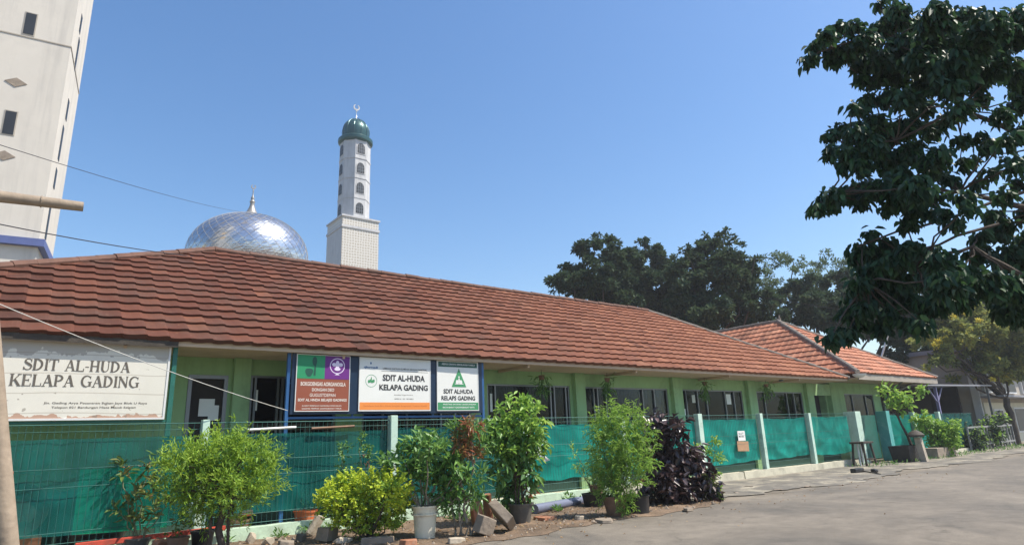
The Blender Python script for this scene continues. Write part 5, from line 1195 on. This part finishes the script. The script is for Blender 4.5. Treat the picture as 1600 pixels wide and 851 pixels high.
# black tub bottom left
B = onZ(150, 862); t = thing('black_basin', 'wide black plastic basin at the lower left corner below the wires', 'basin', B+np.array([0, .2, 0]))
MB().lathe((B[0], B[1]+.2, 0), [(.001, 0), (.3, 0), (.42, .27), (.45, .28), (.44, .30), (.40, .29), (.3, .05), (.001, .04)], 32).build('bowl', M['black'], t, smooth=True)
rock('stone', onZ(222, 874), (.26, .22, .2), (.1, .2, .3), M['stonel'], 'pale grey stone right of the black basin', 'stone', 41)
rock('stone', onZ(183, 880), (.2, .18, .2), (.3, .1, .3), M['stone'], 'grey stone between the black basin and the pale stone', 'stone', 42)
a = onY(120, 833, 11.40); c = onY(300, 822, 11.42)
tag(MB().tube([(a[0], 11.42, .24), (c[0]+.5, 11.44, .26)], .05, 4, P_/4).build('red_plank', M['red'], loc=(a[0], 11.42, .22), bevel=.004), 'red painted plank lying along the low wall behind the pots', 'plank')
b = MB(); r = np.random.default_rng(4); q0 = onZ(308, 850)+np.array([0, .1, 0])
for k in range(3):
    pp = [over(q0, 300+k*8+r.normal(0, 2), y_)+np.array([0, -.02*k, 0]) for y_ in (784, 800, 818, 835, 848)]; b.tube(pp, [.03, .06, .065, .07, .08], 7, r.uniform(0, 3))
tag(b.build('plastic_bundle', M['plastic'], loc=q0, smooth=False), 'crumpled pale blue plastic bundle standing left of the short trunk', 'plastic bundle')
# things seen through the net on the left
q = onZ(55, 880); t = thing('dark_basin', 'large dark grey basin leaning behind the wires at the left edge', 'basin', (.15, 11.95, 0))
b = MB(); b.lathe((0, 0, 0), [(.001, .0), (.26, .02), (.36, .16), (.39, .17), (.38, .19), (.25, .06), (.001, .05)], 28)
Mx = Matrix.Translation((.15, 12.05, .72)) @ Matrix.Rotation(R_(78), 4, 'X'); b.v = [tuple(Mx @ Vector(p)) for p in b.v]; b.build('bowl', M['greypot'], t, smooth=True)
MB().box(-.2, .5, 11.95, 12.3, .10, .36).build('stand', M['brick'], t)
tag(MB().tube([(.06, 11.60, .22), (.02, 11.58, 1.30)], [.05, .045], 4, P_/4).build('wooden_stake', M['orange'], loc=(.06, 11.6, .22)), 'orange-brown wooden stake against the wires at the left edge', 'stake')
# pipe and low debris under the torn net
a = onZ(836, 803); c = onZ(925, 786)
tag(MB().tube([(a[0], a[1], .10), (lerp(a[0], c[0], .5), lerp(a[1], c[1], .5), .10), (c[0]+.3, c[1]+.1, .10)], [.095]*3, 12).build('drain_pipe', M['pipe'], loc=(a[0], a[1], .1), smooth=True), 'bluish plastic drain pipe lying on the soil right of the round grey pot', 'pipe')
B = onZ(880, 782); MBt = MB(); MBt.box(B[0]-.5, B[0]+.35, B[1]-.1, B[1]+.2, .02, .18)
tag(MBt.build('planter_trough', M['black'], loc=(B[0], B[1], 0), bevel=.01), 'long dark trough behind the bluish drain pipe', 'trough')
B = onY(845, 700, 11.58); b = MB(); r = np.random.default_rng(7); vs = []; fs = []
for j in range(9):
    for i in range(5): vs.append((B[0]-.07+i*.045+r.normal(0, .012)+.02*j*math.sin(j), 11.6+r.normal(0, .015), 1.62-j*.085+r.normal(0, .01)))
for j in range(8):
    for i in range(4): a_i = j*5+i; fs.append((a_i, a_i+1, a_i+6, a_i+5))
tag(b.add(vs, fs).build('plastic_bag', M['white'], loc=(B[0], 11.6, 1.6)), 'torn white plastic bag snagged on the wires right of the tall shrub', 'plastic bag')
# stool, brush
B = onZ(1352, 727); t = thing('wooden_stool', 'dark wooden stool with pale rods under it, in front of the mint pillar', 'stool', B)
MB().box(B[0]-.42, B[0]+.42, B[1]-.26, B[1]+.26, .80, .87).build('seat', M['wood'], t, bevel=.012)
for sx in (-1, 1):
    for sy in (-1, 1): MB().tube([(B[0]+sx*.40, B[1]+sy*.24, 0), (B[0]+sx*.32, B[1]+sy*.18, .80)], .045, 4, P_/4).build('leg', M['wood'], t)
b = MB(); b.tube([(B[0]-.37, B[1]-.22, .25), (B[0]+.37, B[1]-.22, .25)], .03, 4, P_/4); b.tube([(B[0]-.37, B[1]+.22, .25), (B[0]+.37, B[1]+.22, .25)], .03, 4, P_/4); b.build('stretcher', M['wood'], t)
for k, dx in enumerate((-.14, .1)):
    tag(MB().tube([(B[0]+dx-.1, B[1]+.05, 0), (B[0]+dx, B[1]+.1, .79)], .03, 8).build('white_rod', M['white'], loc=(B[0]+dx-.1, B[1]+.05, 0)), ['white rod leaning under the dark stool, the one farther from the turquoise pillar', 'white rod leaning under the dark stool, the one nearer the turquoise pillar'][k], 'rod', 'white rods under the stool')
B = onZ(1340, 738); t = thing('hand_brush', 'black brush with a long stick lying on the concrete in front of the stool', 'brush', B)
MB().box(B[0]-.3, B[0]+.3, B[1]-.09, B[1]+.09, 0, .14).build('head', M['black'], t, bevel=.02); q = onZ(1376, 741)
MB().tube([(B[0]+.2, B[1], .06), (q[0], q[1], .02)], .018, 6).build('handle', M['wood'], t)
rock('plastic_lump', onZ(1367, 738), (.5, .22, .16), (0, 0, .2), M['black'], 'small black lump lying beside the brush stick', 'lump', 60, jit=.2)
for i, (x, y) in enumerate([(1313, 744), (1328, 747), (1215, 765), (1262, 760), (1150, 770), (1170, 760)]):
    rock('pebble', onZ(x, y), (.26, .1, .035), (0, 0, i), M['stone'], ['flat dark stone on the concrete nearest the brush head', 'flat dark stone on the concrete just in front of the brush', 'flat stone on the concrete in front of the second mint post', 'flat stone on the concrete in front of the third mint post', 'flat stone on the concrete just past the purple shrub', 'flat stone on the concrete below the cardboard'][i], 'stone', 70+i, 'flat stones on the concrete')
# white railing
RX0, RX1, RY = 37.8, 45.0, 11.45
t = thing('white_railing', 'low white railing in front of the grey house', 'railing', (41, RY, 0))
b = MB(); b.box(RX0, RX1, RY-.04, RY+.04, 1.10, 1.18); b.box(RX0, RX1, RY-.04, RY+.04, .25, .33); b.build('rail', M['railing'], t)
for k in range(16): x = lerp(RX0, RX1, k/15); MB().box(x-.035, x+.035, RY-.035, RY+.035, .0, 1.097).build('baluster', M['railing'], t)
# antenna pole and curved pipe on the annex roof
q = at(1375, 555, 36)
tag(MB().tube([at(1376, 562, 36), at(1388, 521, 36)], .05, 6).build('roof_pole', M['silver'], loc=at(1376, 562, 36)), 'pale metal pole slanting up behind the annex roof', 'pole')

# loose bits on the soil, uncountable
rng = np.random.default_rng(77); n_ = 1500
P = np.stack([rng.uniform(-1, 12, n_), rng.uniform(8.3, 11.5, n_), rng.uniform(.03, .06, n_)], 1); P[:120, 0] = rng.uniform(3, 22, 120); P[:120, 1] = 8.3-rng.exponential(.7, 120); P[:120, 2] = .012; D = rng.normal(0, 1, (n_, 3)); D[:, 2] *= .15
o = leaf_part('leaf_litter', P, D, .05, .03, LF['dry'], loc=(6, 10, 0), seed=78); tag(o, 'dry fallen leaves scattered over the soil between the pots', 'fallen leaves', kind='stuff')
b = MB()
for k in range(900):
    x, y = rng.uniform(-1, 12.2), rng.uniform(8.25, 11.5); s_ = abs(rng.normal(0, .016))+.007
    a0 = rng.uniform(0, 3); v_ = [(x+s_*math.cos(a0+i*P_/2)*rng.uniform(.7, 1.3), y+s_*math.sin(a0+i*P_/2)*rng.uniform(.7, 1.3), .02) for i in range(4)]+[(x, y, .02+s_*1.0)]
    b.add(v_, [(0,1,4), (1,2,4), (2,3,4), (3,0,4)])
tag(b.build('gravel', M['stone'], loc=(6, 10, 0)), 'loose gravel on the soil along the road edge', 'gravel', kind='stuff')
n_ = 500; P = np.stack([rng.uniform(24, 46, n_), rng.uniform(10.1, 11.3, n_), np.full(n_, .02)], 1); D = rng.normal(0, .6, (n_, 3)); D[:, 2] = 1
tag(leaf_part('grass', P, D, .16, .03, LF['mid'], loc=(35, 11, 0), seed=79), 'weeds growing along the foot of the far fence', 'weeds', kind='stuff')

# ================================================================== TREES
GT = 'trees behind the school roof'
def tree(name, label, dist, lst, mt, L, dens, seed, trunk_px, depth=1.2, group=GT, mat_bark='bark', n_sub=16, bias=(0,0,.2), r_tr=.35, W=.55, zmin=2.0, cat='tree'):
    rng = np.random.default_rng(seed); base = at(trunk_px, 640, dist); base[2] = 0
    t = thing(name, label, cat, base, group); P = []; D = []; T = []; cs = []
    for x, y, rp in lst:
        c = over(base, x, y, rng.normal(0, depth)); r = rp*mpp(base)*1.0; cs.append((c, r))
        sub, sd = cloud(c, r, max(4, int(n_sub*(r/1.2)**1.5)), rng, .35, .85)
        for sc, d_ in zip(sub, sd):
            rs_ = rng.uniform(.22, .42)*min(r, 1.6); k = int(dens*(rs_/.4)**2*rng.uniform(.6, 1.3))+4
            p, d2 = cloud(sc, rs_, k, rng, .5, .6); P.append(p); D.append(d2*.6+np.array(bias)+rng.normal(0, .5, d2.shape)); T.append(np.clip(rng.normal(rng.uniform(.25, .7), .15, k), 0, 1))
    P = np.concatenate(P); D = np.concatenate(D); T = np.concatenate(T); ok = P[:, 2] > zmin
    leaf_part('crown', P[ok], D[ok], L, L*W, mt, t, seed=seed, tint=T[ok])
    b = MB(); cc = np.mean([c for c, r in cs], 0); fk = np.array([base[0], base[1], max(2.5, cc[2]*.45)])
    limb(b, base, fk, r_tr, r_tr*.75, rng, .04, 6, 10)
    for c, r in cs[::2]: limb(b, fk, c, r_tr*.3, .03, rng, .08, 6, 6)
    b.build('trunk', M[mat_bark], t, smooth=True)
    return t
tree('broad_tree', 'dark broad tree at the near end of the row, rising straight from the school roof', 42, [(885, 440, 26), (895, 415, 20), (920, 395, 24), (945, 385, 22), (935, 375, 14), (925, 430, 34), (960, 400, 24), (960, 445, 36), (905, 450, 26), (930, 460, 30), (872, 455, 12), (980, 470, 30), (950, 480, 26), (1000, 440, 24)], LF['far'], .30, 120, 101, 930)
tree('broad_tree', 'dark tree with a small raised tuft, second in the row behind the roof', 46, [(1000, 388, 14), (1015, 395, 20), (985, 415, 28), (1030, 410, 26), (1010, 445, 36), (1045, 440, 28), (980, 455, 30), (1048, 405, 16), (1010, 378, 9), (1020, 475, 30), (1060, 440, 24), (1050, 475, 30), (1070, 500, 26)], LF['far'], .30, 120, 102, 1010)
tree('broad_tree', 'tallest dark dense tree in the row behind the roof', 41, [(1090, 392, 20), (1110, 376, 16), (1130, 370, 14), (1140, 378, 12), (1115, 400, 30), (1150, 400, 24), (1080, 415, 26), (1130, 430, 40), (1090, 450, 36), (1165, 425, 26), (1180, 400, 12), (1165, 460, 30), (1110, 485, 34), (1150, 490, 30), (1070, 390, 10), (1068, 430, 26), (1062, 470, 28), (1080, 500, 28), (1190, 470, 26), (1180, 500, 26)], LF['far'], .30, 125, 103, 1120)
tree('feathery_tree', 'pale feathery tree with sky between its branches, right of the tallest dark tree', 50, [(1195, 415, 18), (1215, 405, 18), (1240, 410, 18), (1250, 425, 16), (1205, 440, 22), (1235, 445, 22), (1185, 450, 20), (1215, 470, 24), (1190, 490, 26)], LF['farl'], .24, 60, 104, 1215, W=.45)
tree('feathery_tree', 'hazy pale tree farther right, partly behind the overhanging branches', 54, [(1275, 410, 16), (1295, 402, 16), (1315, 412, 18), (1300, 430, 24), (1275, 440, 22), (1330, 430, 20), (1260, 460, 24), (1290, 465, 26), (1345, 445, 20)], LF['farl'], .24, 70, 105, 1295, W=.45)
tree('broad_tree', 'dark low tree filling the gap right behind the annex ridge', 47, [(1240, 485, 26), (1275, 480, 30), (1310, 470, 30), (1345, 475, 32), (1300, 505, 30), (1340, 510, 30), (1380, 490, 36), (1215, 500, 18), (1400, 530, 30), (1420, 500, 34), (1450, 470, 40), (1470, 520, 34), (1440, 545, 26), (1400, 555, 20), (1260, 450, 24), (1330, 445, 26), (1230, 460, 18), (1300, 440, 20)], LF['far'], .32, 110, 106, 1320)
tree('broad_tree', 'dark tree at the right end of the row beyond the flowering tree', 62, [(1480, 480, 40), (1530, 470, 45), (1580, 480, 45), (1620, 500, 45), (1560, 520, 40), (1500, 520, 35)], LF['far'], .36, 70, 107, 1540)
B_ = onZ(1577, 695)
rng = np.random.default_rng(108); dft = math.hypot(B_[0], B_[1])
ft = tree('flowering_tree', 'yellow-green tree with yellow blossom clusters over the lane in front of the grey house', dft, [(1465, 520, 20), (1480, 500, 22), (1475, 545, 20), (1510, 500, 26), (1505, 535, 26), (1540, 505, 28), (1535, 540, 28), (1570, 520, 30), (1575, 550, 28), (1600, 510, 26), (1550, 570, 20), (1585, 580, 22), (1500, 560, 14), (1605, 560, 26), (1450, 500, 18), (1475, 480, 20), (1530, 560, 26), (1565, 575, 26), (1515, 580, 14), (1590, 545, 30), (1455, 530, 14), (1440, 545, 20), (1462, 568, 16), (1488, 592, 11), (1448, 520, 16), (1500, 520, 26), (1470, 555, 16), (1520, 480, 16), (1490, 575, 9)], LF['flower'], .27, 150, 108, 1577, depth=.7, group=None, r_tr=.22, zmin=1.6)
P = []; 
for x, y, r_ in [(1466, 533, 7), (1478, 528, 5), (1490, 495, 5), (1505, 488, 4), (1550, 592, 4), (1462, 540, 6), (1530, 500, 6), (1500, 515, 5), (1560, 500, 5), (1472, 560, 4), (1540, 530, 4)]:
    c = over(B_, x, y, -1.6); p, _ = cloud(c, r_*mpp(B_), 60, rng, .5); P.append(p)
P = np.concatenate(P); leaf_part('blossom', P, rng.normal(0, 1, P.shape), .11, .09, leafmat('yellow_blossom', [(.45, .40, .05), (.66, .58, .07)], .6, .3), ft, seed=9)

# big overhanging tree on the right: trunk beyond the frame, limbs reach in with drooping whorls of leaves
TD = 9.5; TB = at(1830, 800, TD); TB[2] = 0
bt = thing('overhanging_tree', 'large dark broad-leaved tree whose drooping branches hang over the road', 'tree', TB)
rng = np.random.default_rng(200)
fan = [  # pixel clumps, radius, distance shift
 (1262, 90, 12), (1275, 70, 16), (1290, 52, 14), (1310, 42, 14), (1335, 38, 14), (1300, 85, 22), (1325, 75, 24), (1350, 60, 22), (1345, 95, 24), (1375, 45, 26), (1375, 90, 28), (1345, 118, 12), (1400, 25, 28), (1405, 70, 32), (1430, 40, 34), (1365, 120, 18),
 (1435, 90, 34), (1400, 115, 26), (1460, 25, 36), (1470, 70, 38), (1500, 30, 40), (1505, 90, 38), (1540, 40, 42), (1550, 100, 36), (1590, 40, 44), (1590, 110, 34), (1440, 130, 28), (1480, 130, 30), (1395, 8, 14), (1375, 2, 9),
 (1345, 168, 11), (1360, 150, 14), (1385, 150, 18), (1410, 150, 22), (1440, 165, 26), (1335, 163, 7),
 (1298, 210, 10), (1315, 200, 15), (1335, 205, 18), (1360, 190, 22), (1300, 235, 14), (1325, 235, 22), (1355, 225, 28), (1385, 205, 28), (1385, 245, 26), (1415, 195, 28), (1420, 235, 30), (1450, 200, 28), (1345, 258, 16), (1315, 256, 9), (1465, 235, 24), (1500, 165, 24),
 (1275, 322, 9), (1285, 308, 12), (1300, 300, 14), (1320, 300, 16), (1345, 290, 20), (1345, 312, 12), (1375, 290, 24), (1400, 275, 26), (1405, 305, 20), (1430, 290, 24), (1385, 318, 10), (1430, 320, 16), (1455, 300, 20), (1455, 268, 20), (1470, 330, 16), (1300, 318, 8),
 (1530, 150, 22), (1560, 180, 22), (1590, 160, 22), (1545, 225, 16), (1585, 250, 16), (1500, 250, 12), (1525, 285, 12), (1570, 300, 16), (1600, 330, 20), (1490, 345, 14),
 (1345, 382, 12), (1360, 365, 10), (1335, 398, 12), (1365, 392, 20), (1385, 380, 16), (1395, 405, 26), (1420, 385, 20), (1440, 400, 26), (1360, 420, 22), (1400, 435, 28), (1440, 435, 30), (1470, 405, 26), (1480, 440, 30), (1340, 440, 16), (1375, 455, 22), (1415, 465, 24), (1455, 470, 24), (1505, 425, 28), (1530, 395, 26), (1545, 440, 32), (1500, 465, 24), (1580, 400, 34), (1590, 445, 34), (1330, 465, 14), (1350, 480, 16), (1385, 490, 16), (1325, 485, 12), (1340, 505, 12), (1310, 515, 12), (1300, 525, 10), (1325, 518, 10), (1420, 500, 14), (1440, 505, 10), (1375, 510, 10), (1560, 360, 22), (1600, 370, 26), (1600, 490, 22), (1575, 480, 24), (1600, 130, 40), (1560, 60, 40), (1520, 60, 36), (1480, 100, 34), (1450, 60, 30), (1600, 30, 40), (1530, 120, 30),
 (1480, 185, 20), (1455, 250, 26), (1500, 215, 16), (1530, 215, 18), (1575, 215, 18), (1600, 200, 20), (1480, 275, 18), (1515, 320, 14), (1545, 265, 14), (1550, 330, 16), (1590, 285, 16), (1520, 250, 10), (1505, 300, 14), (1570, 345, 18), (1530, 365, 18), (1600, 250, 14), (1420, 345, 12), (1450, 330, 14), (1650, 60, 50), (1660, 150, 50), (1660, 400, 50), (1700, 250, 50), (1720, 80, 60), (1720, 400, 60)]
P = []; D = []; cs = []
for x, y, rp in fan:
    sh = rng.uniform(-1.0, 1.0) if x > 1420 else rng.uniform(-.35, .35)
    c = over(TB, x, y, sh); r = rp*mpp(TB); cs.append((c, r))
    k = int(4+.056*rp*rp*(1.0 if (x < 1450 or y < 140 or y > 380) else .38)) if x < 1640 else int(.02*rp*rp)
    s0, d0 = cloud(c, r*.74, k, rng, .42, .85)
    for p0_ in s0:      # a whorl: five to seven leaves round a twig tip, hanging
        m_ = rng.integers(5, 8); an = rng.uniform(0, 6.28)+np.arange(m_)*2*P_/m_
        dd_ = np.stack([np.cos(an)*.6, np.sin(an)*.6, -.75+rng.normal(0, .25, m_)], 1); P.append(p0_+dd_*.02+rng.normal(0, .03, dd_.shape)); D.append(dd_+rng.normal(0, .22, dd_.shape))
P = np.concatenate(P); D = np.concatenate(D)
leaf_part('crown', P, D, .118, .06, LF['tree'], bt, curl=.3, seed=201)
b = MB(); fk = TB+np.array([0, 0, 3.2]); limb(b, TB, fk, .3, .22, rng, .03, 6, 12)
mids = [over(TB, 1640, 80), over(TB, 1640, 230), over(TB, 1620, 330), over(TB, 1640, 450)]
hubs = []
for m_, ends in zip(mids, [[(1480, 60), (1400, 60), (1300, 75)], [(1500, 170), (1400, 220), (1320, 228)], [(1500, 300), (1420, 295), (1300, 305)], [(1520, 385), (1430, 415), (1350, 440)]]):
    limb(b, fk, m_, .10, .05, rng, .05, 6, 8); prev = m_; rr_ = .036
    for e_ in ends: q = over(TB, *e_); limb(b, prev, q, rr_, rr_*.6, rng, .05, 5, 6); rr_ *= .6; prev = q; hubs.append(q)
hubs += mids; H = np.array(hubs)
for c, r in cs:
    h = H[np.argmin(np.linalg.norm(H-c, axis=1)+ (H-c)@np.array([0,0,0]))]; limb(b, h, c, .014, .005, rng, .08, 4, 5)
limb(b, over(TB, 1560, 350), over(TB, 1400, 400), .02, .012, rng, .03); limb(b, over(TB, 1600, 300), over(TB, 1340, 385), .022, .01, rng, .05)
b.build('trunk', M['bark'], bt, smooth=True)

# ties on the net, more clutter behind and below
for i, (x, z) in enumerate([(FX(520, 664), 1.80), (FX(425, 664), 1.80)]):
    b = MB(); b.tube([(x-.42, YF-.04, z), (x+.42, YF-.04, z+.03)], .022, 4)
    tag(b.build('rolled_cloth', M['paper' if i else 'clay'], loc=(x, YF-.04, z)), ['brown rolled strip of cloth tied along the top wire left of the concrete post', 'thin pale rolled strip tied along the top wire above the round bush'][i], 'cloth strip')
for i, (x, y, s_, rot, m_, lab) in enumerate([
    (850, 812, (.5, .34, .06), (0, .03, .3), M['brick'], 'flat reddish slab lying right of the round grey pot'),
    (945, 815, (.42, .3, .05), (.02, 0, .8), M['stone'], 'flat grey slab in front of the brown clay pot'),
    (905, 812, (.2, .16, .07), (.1, 0, .8), M['stonel'], 'pale brick fragment left of the feathery bush'),
    (712, 850, (.3, .2, .08), (0, .1, .3), M['stonel'], 'pale brick half at the foot of the leggy croton'),
    (640, 855, (.34, .22, .1), (0, .1, .3), M['brick'], 'reddish brick piece just left of the cream bucket'),
    (250, 868, (.3, .16, .2), (.3, .3, .3), M['brick'], 'tilted reddish brick by the red plank, left of the brown pot'),
    (446, 862, (.3, .24, .14), (.1, .1, 1), M['stone'], 'dark brown stone below the pale shard'),
    (1075, 798, (.3, .2, .06), (0, .05, .3), M['stone'], 'flat stone slab under the purple shrub')]):
    rock('stone', onZ(x, y), s_, rot, m_, lab, 'stone', 90+i, 'loose rubble on the soil')
t = thing('iron_table', 'rusty red iron table hidden inside the purple shrub', 'table', onZ(1048, 782)+np.array([.1, .5, 0]))
q = base_of(t); MB().box(q[0]-.4, q[0]+.4, q[1]-.25, q[1]+.25, .42, .45).build('top', M['red'], t)
for sx in (-1, 1):
    for sy in (-1, 1): MB().tube([(q[0]+sx*.36, q[1]+sy*.21, 0), (q[0]+sx*.36, q[1]+sy*.21, .42)], .02, 4).build('leg', M['wood'], t)

# low weeds and runners between the pots
rng = np.random.default_rng(301); P = []; D = []
for k in range(70):
    x0_ = rng.choice([345, 420, 520, 600, 700, 735, 770, 850, 900, 960, 1040, 1090], 1)[0]+rng.normal(0, 22); y0_ = lerp(858, 778, (x0_-345)/750)-rng.uniform(2, 22)
    c = onZ(x0_, y0_); r_ = rng.uniform(.05, .14); p, d = cloud((c[0], c[1], r_*.6), r_, int(rng.uniform(14, 40)), rng, .6, .9); d[:, 2] = abs(d[:, 2])+.5; P.append(p); D.append(d)
P = np.concatenate(P); D = np.concatenate(D); ok = (P[:, 2] > .01) & (P[:, 1] > 8.3) & (P[:, 1] < 11.5)
tag(leaf_part('undergrowth', P[ok], D[ok], .10, .035, LF['mid'], loc=(6, 10, 0), seed=302), 'low leafy weeds sprouting between the pots', 'weeds', kind='stuff')
